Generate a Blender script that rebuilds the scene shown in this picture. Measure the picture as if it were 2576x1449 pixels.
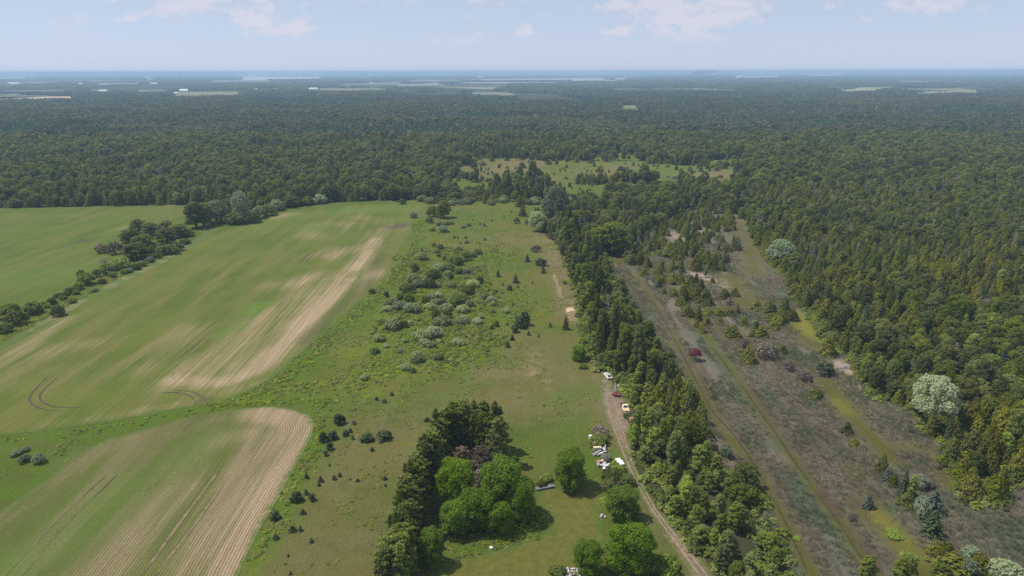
import bpy, math, random
import numpy as np
from mathutils import Vector, Matrix
from mathutils.geometry import delaunay_2d_cdt

SC = bpy.context.scene
COL = SC.collection
for o in list(bpy.data.objects):
    bpy.data.objects.remove(o, do_unlink=True)

# ------------------------------------------------------------------ camera, sky, sun, exposure
CAM_H = 100.0
FPX, CX, CY = 1839.5, 1288.0, 724.5            # focal length and centre of a 2576 x 1449 frame
PITCH = math.atan((CY - 179.0) / FPX)
SUN_AZ, SUN_EL = math.radians(-76), math.radians(61)   # azimuth from +Y towards +X

cam = bpy.data.cameras.new('camera')
cam.sensor_width = 36.0
cam.lens = 36.0 * FPX / 2576.0
cam.clip_start, cam.clip_end = 1.0, 200000.0
cam_o = bpy.data.objects.new('camera', cam)
COL.objects.link(cam_o)
cam_o.location = (0, 0, CAM_H)
cam_o.rotation_euler = (math.pi / 2 - PITCH, math.radians(0.12), 0)
SC.camera = cam_o

world = bpy.data.worlds.new('World')
SC.world = world
world.use_nodes = True
wn, wl = world.node_tree.nodes, world.node_tree.links
wn.clear()
w_out = wn.new('ShaderNodeOutputWorld')
w_bg = wn.new('ShaderNodeBackground')
w_sky = wn.new('ShaderNodeTexSky')
w_sky.sky_type = 'NISHITA'
w_sky.sun_disc = False
w_sky.sun_elevation = SUN_EL
w_sky.sun_rotation = SUN_AZ
w_sky.altitude = 100
w_sky.air_density = 1.0
w_sky.dust_density = 0.15
w_sky.ozone_density = 2.5
SKY_STRENGTH = 0.116
w_bg.inputs['Strength'].default_value = SKY_STRENGTH

sun = bpy.data.lights.new('sun', 'SUN')
sun.energy = 5.0
sun.angle = math.radians(0.5)
sun.color = (1.0, 0.95, 0.87)
sun_o = bpy.data.objects.new('sun', sun)
COL.objects.link(sun_o)
sun_dir = Vector((math.sin(SUN_AZ) * math.cos(SUN_EL), math.cos(SUN_AZ) * math.cos(SUN_EL), math.sin(SUN_EL)))
sun_o.rotation_euler = sun_dir.to_track_quat('Z', 'Y').to_euler()
sun_o.location = (0, 0, 300)

SC.view_settings.view_transform = 'Standard'
SC.view_settings.look = 'None'
SC.view_settings.exposure = -0.12
SC.view_settings.gamma = 1.0
SC.view_settings.use_curve_mapping = False
SC.render.engine = 'CYCLES'
cy = SC.cycles
cy.max_bounces = 5
cy.diffuse_bounces = 3
cy.glossy_bounces = 1
cy.transmission_bounces = 2
cy.volume_bounces = 1
cy.transparent_max_bounces = 4
cy.caustics_reflective = False
cy.caustics_refractive = False
cy.use_denoising = False


# ------------------------------------------------------------------ node helper
class NT:
    def __init__(s, tree):
        s.t, s.n, s.l = tree, tree.nodes, tree.links

    def node(s, typ, **kw):
        nd = s.n.new(typ)
        for k, v in kw.items():
            setattr(nd, k, v)
        return nd

    def put(s, sock, v):
        if hasattr(v, 'is_output'):
            s.l.new(v, sock)
        elif isinstance(v, (tuple, list)):
            v = tuple(v)
            n = len(sock.default_value)
            sock.default_value = v if len(v) == n else (v + (1.0,))[:n]
        else:
            sock.default_value = v

    def math(s, op, a, b=0.0, c=0.0, clamp=False):
        nd = s.node('ShaderNodeMath', operation=op, use_clamp=clamp)
        for i, v in enumerate((a, b, c)):
            s.put(nd.inputs[i], v)
        return nd.outputs[0]

    def mix(s, f, a, b, blend='MIX'):
        nd = s.node('ShaderNodeMix', data_type='RGBA', blend_type=blend)
        s.put(nd.inputs[0], f)
        s.put(nd.inputs[6], a)
        s.put(nd.inputs[7], b)
        return nd.outputs[2]

    def rng(s, v, a, b, c=0.0, d=1.0, smooth=True):
        nd = s.node('ShaderNodeMapRange', interpolation_type='SMOOTHSTEP' if smooth else 'LINEAR')
        for i, x in enumerate((v, a, b, c, d)):
            s.put(nd.inputs[i], x)
        return nd.outputs[0]

    def noise(s, vec, scale, detail=3.0, rough=0.55, dist=0.0):
        nd = s.node('ShaderNodeTexNoise')
        s.put(nd.inputs['Vector'], vec)
        s.put(nd.inputs['Scale'], scale)
        s.put(nd.inputs['Detail'], detail)
        s.put(nd.inputs['Roughness'], rough)
        s.put(nd.inputs['Distortion'], dist)
        return nd.outputs[0]

    def stretch(s, vec, sc, loc=(0, 0, 0)):
        nd = s.node('ShaderNodeMapping')
        s.put(nd.inputs['Vector'], vec)
        s.put(nd.inputs['Scale'], sc)
        s.put(nd.inputs['Location'], loc)
        return nd.outputs[0]

    def attr(s, name):
        return s.node('ShaderNodeAttribute', attribute_name=name).outputs['Fac']

    def ramp(s, f, stops):
        nd = s.node('ShaderNodeValToRGB')
        el = nd.color_ramp.elements
        while len(el) < len(stops):
            el.new(0.5)
        for e, (p, c) in zip(el, stops):
            e.position = p
            e.color = tuple(c) + (1.0,) if len(c) == 3 else c
        s.put(nd.inputs[0], f)
        return nd.outputs[0]


def new_mat(name):
    m = bpy.data.materials.new(name)
    m.use_nodes = True
    m.node_tree.nodes.clear()
    return m, NT(m.node_tree)


def finish(m, t, color, rough=0.9, bump=None, bump_d=0.2, spec=0.2, metal=0.0):
    out = t.node('ShaderNodeOutputMaterial')
    b = t.node('ShaderNodeBsdfPrincipled')
    t.put(b.inputs['Base Color'], color)
    t.put(b.inputs['Roughness'], rough)
    t.put(b.inputs['Specular IOR Level'], spec)
    t.put(b.inputs['Metallic'], metal)
    if bump is not None:
        bp = t.node('ShaderNodeBump')
        bp.inputs['Strength'].default_value = 1.0
        bp.inputs['Distance'].default_value = bump_d
        t.put(bp.inputs['Height'], bump)
        t.l.new(bp.outputs[0], b.inputs['Normal'])
    t.l.new(b.outputs[0], out.inputs[0])
    return m


# world clouds: faint fair-weather cumulus, the same field all round the sky
W = NT(world.node_tree)
geo = W.node('ShaderNodeTexCoord').outputs['Generated']
sep = W.node('ShaderNodeSeparateXYZ')
W.put(sep.inputs[0], geo)
zz = W.math('MAXIMUM', sep.outputs[2], 0.0)
puff = W.stretch(geo, (1, 1, 1.9), (0.37, 1.9, 0.4))
big = W.noise(puff, 7.5, 2.0, 0.5)
fine = W.noise(puff, 24.0, 6.0, 0.6)
cl = W.math('ADD', W.math('MULTIPLY', big, 0.7), W.math('MULTIPLY', fine, 0.75))
cl = W.rng(cl, 0.725, 0.86)
band = W.rng(sep.outputs[2], 0.028, 0.05)
cl = W.math('MULTIPLY', W.math('MULTIPLY', cl, band), 0.55)
lum = W.node('ShaderNodeRGBToBW')
W.put(lum.inputs[0], w_sky.outputs[0])
soft = W.math('MULTIPLY', W.math('POWER', lum.outputs[0], 0.35), 3.15)      # thick summer haze evens the sky out
pale = W.mix(1.0, soft, (0.82, 0.975, 1.26), 'MULTIPLY')
sky_c = W.mix(0.9, w_sky.outputs[0], pale)
sky_mix = W.mix(cl, sky_c, tuple(v / SKY_STRENGTH for v in (0.86, 0.80, 0.88)))
W.put(w_bg.inputs['Color'], sky_mix)
wl.new(w_bg.outputs[0], w_out.inputs[0])


# ------------------------------------------------------------------ geometry of the view: where a spot of the land lies
def ground(x, y, z=0.0):
    dx, dz = (x - CX) / FPX, -(y - CY) / FPX
    Y = math.cos(PITCH) + dz * math.sin(PITCH)
    Z = -math.sin(PITCH) + dz * math.cos(PITCH)
    t = (CAM_H - z) / -Z
    return Vector((dx * t, Y * t, z))


def project(xy, z=0.0):
    X, Y = xy[:, 0], xy[:, 1]
    Zr = z - CAM_H
    d = Y * math.cos(PITCH) - Zr * math.sin(PITCH)
    v = Y * math.sin(PITCH) + Zr * math.cos(PITCH)
    return np.stack([CX + FPX * X / d, CY - FPX * v / d], 1)


def px_per_m(y):
    p = ground(CX, y)
    return FPX / (p.y * math.cos(PITCH) + CAM_H * math.sin(PITCH))


def dep(y):
    return PITCH + math.atan((y - CY) / FPX)


def in_poly(pts, poly):
    poly = np.asarray(poly, float)
    x, y = pts[:, 0], pts[:, 1]
    r = np.zeros(len(pts), bool)
    n = len(poly)
    for i in range(n):
        x1, y1 = poly[i]
        x2, y2 = poly[(i + 1) % n]
        c = (y1 > y) != (y2 > y)
        if y1 != y2:
            r ^= c & (x < (x2 - x1) * (y - y1) / (y2 - y1) + x1)
    return r


def dist_line(pts, line):
    line = np.asarray(line, float)
    best = np.full(len(pts), 1e9)
    if len(line) == 1:
        return np.hypot(pts[:, 0] - line[0, 0], pts[:, 1] - line[0, 1])
    for a, b in zip(line[:-1], line[1:]):
        ab = b - a
        L = max(1e-9, ab @ ab)
        t = np.clip(((pts - a) @ ab) / L, 0, 1)
        q = a + t[:, None] * ab
        best = np.minimum(best, np.hypot(pts[:, 0] - q[:, 0], pts[:, 1] - q[:, 1]))
    return best


def gpoly(pl, z=0.0):
    return np.array([ground(x, y, z)[:2] for x, y in pl])


def smooth_line(pts, closed=True, step=3.0):
    pts = np.asarray(pts, float)
    n = len(pts)
    out = []
    rng = range(n if closed else n - 1)
    for i in rng:
        if closed:
            p0, p1, p2, p3 = pts[i - 1], pts[i], pts[(i + 1) % n], pts[(i + 2) % n]
        else:
            p0, p1, p2, p3 = pts[max(i - 1, 0)], pts[i], pts[i + 1], pts[min(i + 2, n - 1)]
        L = np.hypot(*(p2 - p1))
        st = max(step, np.hypot(*p1) / 110)
        k = max(1, min(60, int(L / st)))
        m1, m2 = (p2 - p0) * 0.35, (p3 - p1) * 0.35
        for M in (m1, m2):
            q = np.hypot(*M)
            if q > L:
                M *= L / q
        for j in range(k):
            t = j / k
            h = (2 * t**3 - 3 * t**2 + 1) * p1 + (t**3 - 2 * t**2 + t) * m1 + (-2 * t**3 + 3 * t**2) * p2 + (t**3 - t**2) * m2
            out.append(h)
    if not closed:
        out.append(pts[-1])
    return np.array(out)


# ------------------------------------------------------------------ object helpers
def tag(o, label=None, cat=None, group=None, kind=None):
    if label:
        o['label'] = label
    if cat:
        o['category'] = cat
    if group:
        o['group'] = group
    if kind:
        o['kind'] = kind
    return o


def link(name, data, parent=None):
    o = bpy.data.objects.new(name, data)
    COL.objects.link(o)
    if parent is not None:
        o.parent = parent
    return o


def empty(name, loc, rz=0.0, s=1.0):
    o = bpy.data.objects.new(name, None)
    o.empty_display_size = 0.5
    COL.objects.link(o)
    o.location = loc
    o.rotation_euler = (0, 0, rz)
    o.scale = (s, s, s) if not hasattr(s, '__len__') else s
    return o


def sheet(name, poly_w, z, mat, spacing=90.0, jitter=0.5, strokes=None, min_sp=1.5):
    """A ground sheet inside an outline, with the distance to its edge and painted cover kept on its points."""
    rs = np.random.RandomState(len(name) * 7 + len(poly_w))
    out = smooth_line(poly_w)
    d = np.hypot(out[:, 0], out[:, 1])
    out = out + rs.normal(0, 1, out.shape) * (jitter * np.maximum(1, d / 250))[:, None] * 0.5
    lo, hi = out.min(0), out.max(0)
    pts = []
    y = max(lo[1], 40.0)
    while y < hi[1]:
        sp = max(min_sp, y / spacing)
        n = int((hi[0] - lo[0]) / sp) + 1
        xs = lo[0] + (np.arange(n) + rs.uniform(0.2, 0.8, n)) * sp
        pts.append(np.stack([xs, y + rs.uniform(-0.3, 0.3, n) * sp], 1))
        y += sp
    pts = np.concatenate(pts) if pts else np.zeros((0, 2))
    pts = pts[in_poly(pts, out)]
    de = dist_line(pts, np.vstack([out, out[:1]]))
    sp = np.maximum(min_sp, pts[:, 1] / spacing)
    pts = pts[de > sp * 0.4]
    allp = np.vstack([out, pts])
    vs, es, fs, *_ = delaunay_2d_cdt([Vector(p) for p in allp], [], [list(range(len(out)))], 1, 1e-4)
    v = np.array([(p.x, p.y) for p in vs])
    me = bpy.data.meshes.new(name)
    fl = []
    for f in fs:
        a, b, c = v[f[0]], v[f[1]], v[f[2]]
        ar = (b[0] - a[0]) * (c[1] - a[1]) - (b[1] - a[1]) * (c[0] - a[0])
        fl.append(tuple(f) if ar > 0 else tuple(f)[::-1])
    me.from_pydata([(p[0], p[1], z) for p in v], [], fl)
    ed = dist_line(v, np.vstack([out, out[:1]]))
    at = me.attributes.new('edge', 'FLOAT', 'POINT')
    at.data.foreach_set('value', ed.astype(np.float32))
    for an, sl in (strokes or {}).items():
        val = np.zeros(len(v))
        for pl, r, k in sl:
            w = gpoly(pl)
            if len(w) > 2:
                w = smooth_line(w, False)
            q = np.clip(1 - dist_line(v, w) / (r * 1.6), 0, 1)
            val = np.maximum(val, k * q * q * (3 - 2 * q))
        at = me.attributes.new(an, 'FLOAT', 'POINT')
        at.data.foreach_set('value', val.astype(np.float32))
    me.materials.append(mat)
    o = link(name, me)
    o['kind'] = 'structure'
    return o


# ------------------------------------------------------------------ outlines of the land (in frame units of 2576 x 1449)
OPEN = [(-420, 530), (0, 521), (230, 517), (465, 513), (482, 522), (560, 524), (690, 528), (780, 512), (860, 506), (1000, 503), (1090, 503),
        (1250, 506), (1320, 505), (1396, 502), (1404, 494), (1230, 488), (1142, 484), (1122, 430), (1148, 418), (1166, 400),
        (1310, 396), (1430, 404), (1476, 406), (1492, 391), (1560, 383), (1612, 386), (1626, 403), (1720, 418), (1800, 404), (1850, 396), (1880, 393),
        (1878, 420), (1910, 440), (1904, 482), (1800, 480), (1700, 476), (1640, 478), (1560, 492), (1480, 506), (1440, 520),
        (1376, 532), (1346, 560), (1372, 592), (1412, 628), (1430, 690), (1455, 750), (1462, 830), (1487, 900), (1512, 940), (1560, 968),
        (1592, 1010), (1586, 1100), (1596, 1166), (1628, 1233), (1662, 1283), (1720, 1343), (1795, 1449), (1890, 1580), (1700, 1750),
        (-700, 1750), (-700, 700)]
MARSH = [(1522, 640), (1560, 632), (1600, 650), (1650, 640), (1690, 560), (1730, 530), (1770, 512), (1800, 530), (1850, 542), (1880, 562),
         (1890, 600), (1925, 640), (1945, 672), (1975, 702), (2000, 760), (2034, 793), (2064, 836), (2072, 876), (2140, 900), (2160, 950),
         (2194, 1003), (2297, 1036), (2325, 1095), (2378, 1110), (2368, 1155), (2405, 1219), (2417, 1273), (2497, 1278), (2530, 1228),
         (2600, 1212), (2900, 1235), (2900, 1700), (2060, 1700), (1990, 1449), (1972, 1383), (1925, 1316), (1915, 1250), (1850, 1200),
         (1795, 1166), (1758, 1060), (1722, 966), (1690, 930), (1650, 880), (1622, 820), (1588, 780), (1560, 720), (1535, 672)]
FIELD_MAIN = [(-420, 1130), (-420, 1075), (0, 869), (160, 777), (300, 707), (440, 637), (520, 592), (600, 571), (680, 546), (702, 537), (780, 522),
              (860, 516), (1000, 512), (1080, 514), (1050, 535), (1034, 560), (1040, 600), (1020, 642), (985, 690), (930, 736), (870, 786), (800, 850),
              (742, 900), (700, 938), (620, 985), (545, 1010), (500, 1018), (400, 1036), (250, 1062), (120, 1080), (0, 1092)]
FIELD_LEFT = [(-420, 535), (0, 522), (230, 518), (380, 515), (466, 514), (470, 556), (440, 588), (380, 604), (300, 652), (200, 715), (100, 765), (0, 800), (-420, 985)]
FIELD_ROWS = [(-420, 1430), (0, 1283), (43, 1253), (127, 1193), (187, 1138), (283, 1099), (383, 1073), (493, 1041), (567, 1030), (667, 1022),
              (733, 1028), (777, 1046), (789, 1068), (780, 1100), (750, 1156), (700, 1250), (650, 1336), (597, 1449), (520, 1620), (-420, 1620)]
LAWN = [(1112, 1425), (1175, 1400), (1240, 1384), (1302, 1366), (1359, 1352), (1386, 1326), (1380, 1298), (1356, 1268), (1352, 1240), (1380, 1222), (1440, 1232), (1500, 1205), (1512, 1240), (1510, 1330),
        (1515, 1390), (1460, 1425), (1420, 1520), (1050, 1560), (1090, 1449)]
TRACK = [(1512, 935), (1535, 935), (1545, 985), (1568, 1000), (1590, 1040), (1580, 1100), (1590, 1165), (1622, 1235), (1656, 1290), (1706, 1345), (1780, 1440), (1850, 1560),
         (1800, 1560), (1730, 1440), (1668, 1350), (1632, 1290), (1604, 1235), (1568, 1165), (1540, 1100), (1516, 1035), (1508, 980)]
SAND_A = [(1388, 690), (1398, 691), (1403, 712), (1412, 735), (1418, 750), (1408, 753), (1401, 735), (1393, 712)]
SAND_B = [(1419, 776), (1448, 771), (1453, 796), (1454, 812), (1432, 808), (1424, 794)]
LANE = [(-60, 905), (0, 868), (150, 778), (300, 698), (420, 640), (500, 592), (540, 568), (556, 572), (500, 606), (430, 650), (300, 714), (160, 790), (0, 878), (-60, 915)]

# ------------------------------------------------------------------ ground materials
def mat_ground():
    m, t = new_mat('forest_floor_and_far_land')
    P = t.node('ShaderNodeNewGeometry').outputs['Position']
    sp = t.node('ShaderNodeSeparateXYZ')
    t.put(sp.inputs[0], P)
    n1 = t.noise(P, 0.12, 5, 0.6)
    base = t.mix(n1, (0.03, 0.036, 0.014), (0.07, 0.066, 0.032))
    vor = t.node('ShaderNodeTexVoronoi', feature='F1')
    t.put(vor.inputs['Vector'], t.stretch(P, (1 / 520.0, 1 / 900.0, 0.0)))
    vor.inputs['Scale'].default_value = 1.0
    vs = t.node('ShaderNodeSeparateColor')
    t.put(vs.inputs[0], vor.outputs['Color'])
    fields = t.ramp(vs.outputs[0], [(0.0, (0.09, 0.13, 0.045)), (0.4, (0.14, 0.17, 0.07)), (0.65, (0.24, 0.22, 0.12)), (1.0, (0.2, 0.2, 0.12))])
    wood = t.mix(t.noise(P, 0.02, 4, 0.6), (0.018, 0.032, 0.012), (0.05, 0.065, 0.028))
    pick = t.math('ADD', vs.outputs[1], t.math('MULTIPLY', t.noise(P, 0.0004, 2), 0.9))
    far = t.mix(t.rng(pick, 1.0, 1.04), wood, fields)
    isfar = t.rng(sp.outputs[1], 3300.0, 3700.0)
    return finish(m, t, t.mix(isfar, base, far), 1.0, spec=0.05)


def mat_meadow():
    m, t = new_mat('meadow_grass')
    P = t.node('ShaderNodeNewGeometry').outputs['Position']
    n_big = t.noise(P, 0.022, 4, 0.6)
    n_mid = t.noise(P, 0.16, 5, 0.65)
    n_row = t.noise(t.stretch(P, (0.5, 0.06, 1)), 0.6, 4, 0.6)
    n_fine = t.noise(P, 1.9, 5, 0.75)
    g = t.mix(t.rng(n_big, 0.36, 0.6), (0.084, 0.126, 0.015), (0.158, 0.138, 0.034))
    g = t.mix(t.rng(n_mid, 0.38, 0.68), g, (0.115, 0.165, 0.022))
    g = t.mix(t.math('MULTIPLY', t.rng(n_row, 0.5, 0.72), 0.5), g, (0.17, 0.155, 0.075))
    dry = t.math('MULTIPLY', t.attr('dry'), t.rng(t.math('ADD', n_mid, t.math('MULTIPLY', n_row, 0.5)), 0.45, 0.9, 0.35, 1.0))
    g = t.mix(dry, g, (0.215, 0.165, 0.085))
    soil = t.math('MULTIPLY', t.attr('soil'), t.rng(n_mid, 0.42, 0.6))
    g = t.mix(soil, g, (0.33, 0.235, 0.14))
    lush = t.math('MULTIPLY', t.attr('lush'), t.rng(n_mid, 0.3, 0.6, 0.3, 1.0))
    g = t.mix(lush, g, (0.095, 0.17, 0.014))
    gold = t.math('MULTIPLY', t.attr('gold'), t.rng(t.noise(P, 0.33, 4, 0.7), 0.42, 0.6))
    g = t.mix(gold, g, (0.17, 0.215, 0.016))
    g = t.mix(t.rng(n_fine, 0.3, 0.75, 0.0, 0.62), g, t.mix(1.0, g, (0.45, 0.5, 0.42), 'MULTIPLY'))
    h = t.math('ADD', t.math('MULTIPLY', n_fine, 0.6), t.math('MULTIPLY', n_mid, 0.9))
    return finish(m, t, g, 0.95, h, 0.9, 0.08)


def mat_field(name, greens, bare_c, row_w, bare_gain, row_mix):
    m, t = new_mat(name)
    P = t.node('ShaderNodeNewGeometry').outputs['Position']
    streak = t.noise(t.stretch(P, (0.8, 0.022, 1)), 1.0, 6, 0.66)
    wide = t.noise(t.stretch(P, (0.12, 0.012, 1)), 1.0, 4, 0.6)
    blot = t.noise(P, 0.03, 4, 0.6)
    fine = t.noise(t.stretch(P, (1.0, 0.45, 1)), 2.2, 5, 0.75)
    sp = t.node('ShaderNodeSeparateXYZ')
    t.put(sp.inputs[0], P)
    rowc = t.math('ADD', t.attr('row'), t.math('MULTIPLY', t.noise(P, 0.35, 2), 0.22))
    rows = t.math('PINGPONG', rowc, row_w / 2)
    rows = t.math('DIVIDE', rows, row_w / 2)
    g = t.mix(t.rng(blot, 0.35, 0.65), greens[0], greens[1])
    g = t.mix(t.rng(wide, 0.4, 0.66), g, greens[2])
    b = t.math('ADD', t.math('MULTIPLY', t.math('MULTIPLY', t.attr('bare'), bare_gain), t.rng(t.math('ADD', wide, t.math('MULTIPLY', blot, 0.6)), 0.5, 1.1, 0.62, 1.15)), t.math('MULTIPLY', t.math('SUBTRACT', streak, 0.56), 0.95))
    b = t.math('ADD', b, t.math('MULTIPLY', t.math('SUBTRACT', wide, 0.52), 0.4))
    soil = t.mix(t.rng(streak, 0.35, 0.7), bare_c[0], bare_c[1])
    bare = t.rng(b, 0.05, 1.5, 0.0, 0.92)
    c = t.mix(bare, g, soil)
    crop_line = t.math('MULTIPLY', t.rng(t.math('ADD', rows, t.math('MULTIPLY', t.math('SUBTRACT', fine, 0.5), 0.9)), 0.25, 0.8), row_mix)
    dark = t.mix(0.45, t.mix(1.0, c, (0.62, 0.6, 0.55), 'MULTIPLY'), greens[0])
    c = t.mix(crop_line, c, dark)
    c = t.mix(t.attr('lush'), c, (0.11, 0.19, 0.03))
    c = t.mix(t.attr('dark'), c, (0.075, 0.062, 0.05))
    ed = t.rng(t.math('ADD', t.attr('edge'), t.math('MULTIPLY', t.noise(P, 0.5, 4), 4.0)), 1.6, 4.2)
    c = t.mix(ed, (0.082, 0.13, 0.028), c)
    c = t.mix(t.rng(fine, 0.35, 0.72, 0.0, 0.42), c, t.mix(1.0, c, (0.55, 0.58, 0.5), 'MULTIPLY'))
    h = t.math('ADD', t.math('MULTIPLY', fine, 0.5), t.math('MULTIPLY', rows, 0.25))
    return finish(m, t, c, 0.95, h, 0.22, 0.08)


def mat_marsh():
    m, t = new_mat('marsh_sedge_and_moss')
    P = t.node('ShaderNodeNewGeometry').outputs['Position']
    st = t.noise(t.stretch(P, (0.26, 0.02, 1)), 1.0, 5, 0.62, 0.3)
    blot = t.noise(P, 0.06, 5, 0.62)
    fine = t.noise(t.stretch(P, (1.3, 0.5, 1)), 1.6, 5, 0.75)
    c = t.mix(t.rng(blot, 0.36, 0.64), (0.2, 0.158, 0.128), (0.15, 0.145, 0.098))
    c = t.mix(t.rng(st, 0.5, 0.62), c, (0.125, 0.095, 0.08))
    c = t.mix(t.rng(st, 0.36, 0.46, 0.85, 0.0), c, (0.12, 0.15, 0.11))
    c = t.mix(t.rng(t.noise(P, 0.11, 4, 0.6), 0.56, 0.68, 0, 0.6), c, (0.13, 0.12, 0.04))
    green = t.math('MULTIPLY', t.attr('green'), t.rng(blot, 0.3, 0.55, 0.4, 1.0))
    c = t.mix(green, c, (0.085, 0.125, 0.075))
    moss = t.math('MULTIPLY', t.attr('moss'), t.rng(t.math('ADD', blot, t.math('MULTIPLY', fine, 0.35)), 0.4, 0.68, 0.55, 1.0))
    c = t.mix(moss, c, t.mix(t.rng(fine, 0.35, 0.65), (0.074, 0.08, 0.01), (0.13, 0.12, 0.016)))
    br = t.math('MULTIPLY', t.attr('bright'), t.rng(blot, 0.35, 0.55, 0.45, 1.0))
    c = t.mix(br, c, (0.21, 0.2, 0.03))
    dk = t.math('MULTIPLY', t.attr('peat'), t.rng(t.noise(P, 0.25, 5, 0.65), 0.36, 0.58))
    c = t.mix(dk, c, (0.095, 0.055, 0.048))
    sd = t.math('MULTIPLY', t.attr('sand'), t.rng(t.noise(P, 0.3, 5, 0.65), 0.38, 0.52))
    c = t.mix(sd, c, (0.4, 0.3, 0.225))
    c = t.mix(t.rng(fine, 0.32, 0.72, 0.0, 0.6), c, t.mix(1.0, c, (0.5, 0.5, 0.5), 'MULTIPLY'))
    return finish(m, t, c, 0.9, t.math('ADD', fine, blot), 0.5, 0.15)


def mat_soil(name, a, b, c_edge, edge_w):
    m, t = new_mat(name)
    P = t.node('ShaderNodeNewGeometry').outputs['Position']
    n = t.noise(P, 0.5, 6, 0.7)
    f = t.noise(P, 2.2, 5, 0.75)
    c = t.mix(t.rng(n, 0.35, 0.68), a, b)
    c = t.mix(t.rng(f, 0.4, 0.75, 0, 0.45), c, t.mix(1.0, c, (0.55, 0.55, 0.5), 'MULTIPLY'))
    e = t.rng(t.math('ADD', t.attr('edge'), t.math('MULTIPLY', t.math('SUBTRACT', n, 0.5), edge_w * 3.2)), 0.0, edge_w)
    c = t.mix(e, c_edge, c)
    return finish(m, t, c, 0.95, t.math('ADD', n, f), 0.25, 0.1)


def plain(name, col, rough=0.6, metal=0.0, var=0.25, scale=1.5, spec=0.4):
    m, t = new_mat(name)
    P = t.node('ShaderNodeTexCoord').outputs['Object']
    n = t.noise(P, scale, 5, 0.65)
    c = t.mix(t.rng(n, 0.3, 0.7), tuple(v * (1 - var) for v in col), tuple(min(1, v * (1 + var * 0.6)) for v in col))
    return finish(m, t, c, rough, None, 0.1, spec, metal)


# ------------------------------------------------------------------ the land
gm = bpy.data.meshes.new('ground')
G = 60000.0
gm.from_pydata([(-G, -2000, 0), (G, -2000, 0), (G, G, 0), (-G, G, 0)], [], [(0, 1, 2, 3)])
gm.materials.append(mat_ground())
tag(link('ground', gm), kind='structure')

meadow = sheet('meadow', gpoly(OPEN), 0.03, mat_meadow(), 80.0, 0.8, {
    'dry': [([(1240, 940), (1330, 938)], 9, .9), ([(1280, 1010), (1480, 1010)], 16, .6), ([(1350, 890), (1430, 970)], 14, .7),
            ([(1390, 640), (1430, 720), (1445, 800)], 9, .9), ([(800, 1250), (940, 1170), (980, 1080)], 22, .5), ([(940, 1360), (760, 1380)], 18, .6),
            ([(1300, 850), (1370, 930)], 14, .6), ([(1280, 600), (1400, 590)], 22, .5), ([(1040, 900), (1100, 890)], 6, .7), ([(1500, 950), (1525, 1100), (1545, 1160)], 5, .9),
            ([(1250, 430), (1350, 400)], 40, .8), ([(1780, 440), (1890, 440)], 35, .9), ([(1500, 440), (1560, 420)], 30, .5), ([(1160, 420), (1180, 405)], 20, .9),
            ([(1500, 900), (1530, 950)], 6, .8), ([(960, 1440), (930, 1300)], 12, .5), ([(1640, 1300), (1760, 1449)], 6, .5)],
    'soil': [([(1345, 900), (1340, 945)], 3, .8), ([(1370, 960), (1375, 990)], 2, .7), ([(1395, 655), (1420, 655)], 4, .6), ([(1280, 1385), (1340, 1382)], 2.5, .9),
             ([(1400, 770), (1430, 762)], 4, .5), ([(1370, 600), (1410, 640)], 5, .6)],
    'lush': [([(1050, 560), (1040, 620), (1010, 670), (950, 740), (860, 815), (780, 890), (720, 945), (600, 1005), (560, 1020)], 7, 1.),
             ([(0, 1108), (260, 1080), (380, 1052), (490, 1034)], 5, 1.), ([(0, 1250), (110, 1185), (170, 1135)], 5, .7),
             ([(800, 1030), (800, 1100), (720, 1250), (640, 1400)], 5, .9), ([(560, 1016), (700, 1006), (850, 1010)], 4, 1.),
             ([(980, 700), (1090, 800), (1040, 900)], 22, .6), ([(1180, 850), (1290, 760)], 16, .7), ([(1180, 1380), (1260, 1358), (1340, 1330), (1385, 1290)], 6, 1.),
             ([(1380, 1420), (1440, 1400)], 5, 1.), ([(1400, 1000), (1500, 980)], 8, .6), ([(1250, 1150), (1400, 1120), (1480, 1060)], 8, .5), ([(0, 1170), (150, 1130), (300, 1095)], 8, .6),
             ([(1480, 1190), (1510, 1110)], 3, .8), ([(1540, 1150), (1550, 1180)], 4, .9), ([(1690, 425), (1850, 400)], 30, .7)],
    'gold': [([(880, 970), (1000, 930), (1100, 920), (1190, 890)], 7, 1.), ([(1010, 640), (1100, 640), (1200, 650)], 12, .7), ([(880, 890), (950, 850), (990, 780)], 8, .8),
             ([(700, 985), (850, 960), (900, 950)], 5, 1.), ([(1080, 930), (1200, 880)], 6, .9), ([(1230, 640), (1260, 640)], 7, .8), ([(1355, 790), (1380, 788)], 4, 1.),
             ([(1180, 1340), (1260, 1360)], 3, .8), ([(840, 1000), (960, 985)], 5, .9), ([(1050, 1110), (1070, 1130)], 4, 1.), ([(590, 1440), (640, 1400)], 4, .9), ([(900, 700), (1000, 640)], 6, .7)]})

m_main = mat_field('young_crop_field', [(0.084, 0.116, 0.016), (0.112, 0.138, 0.022), (0.14, 0.142, 0.036)], [(0.31, 0.225, 0.14), (0.43, 0.32, 0.215)], 2.2, 1.5, 0.14)
m_left = mat_field('left_crop_field', [(0.082, 0.122, 0.016), (0.105, 0.14, 0.021), (0.13, 0.14, 0.032)], [(0.26, 0.21, 0.11), (0.32, 0.26, 0.15)], 0.76, 1.2, 0.2)
m_rows = mat_field('sparse_row_field', [(0.092, 0.115, 0.024), (0.125, 0.138, 0.036), (0.18, 0.155, 0.075)], [(0.32, 0.225, 0.15), (0.44, 0.32, 0.225)], 0.72, 1.45, 0.75)


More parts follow.
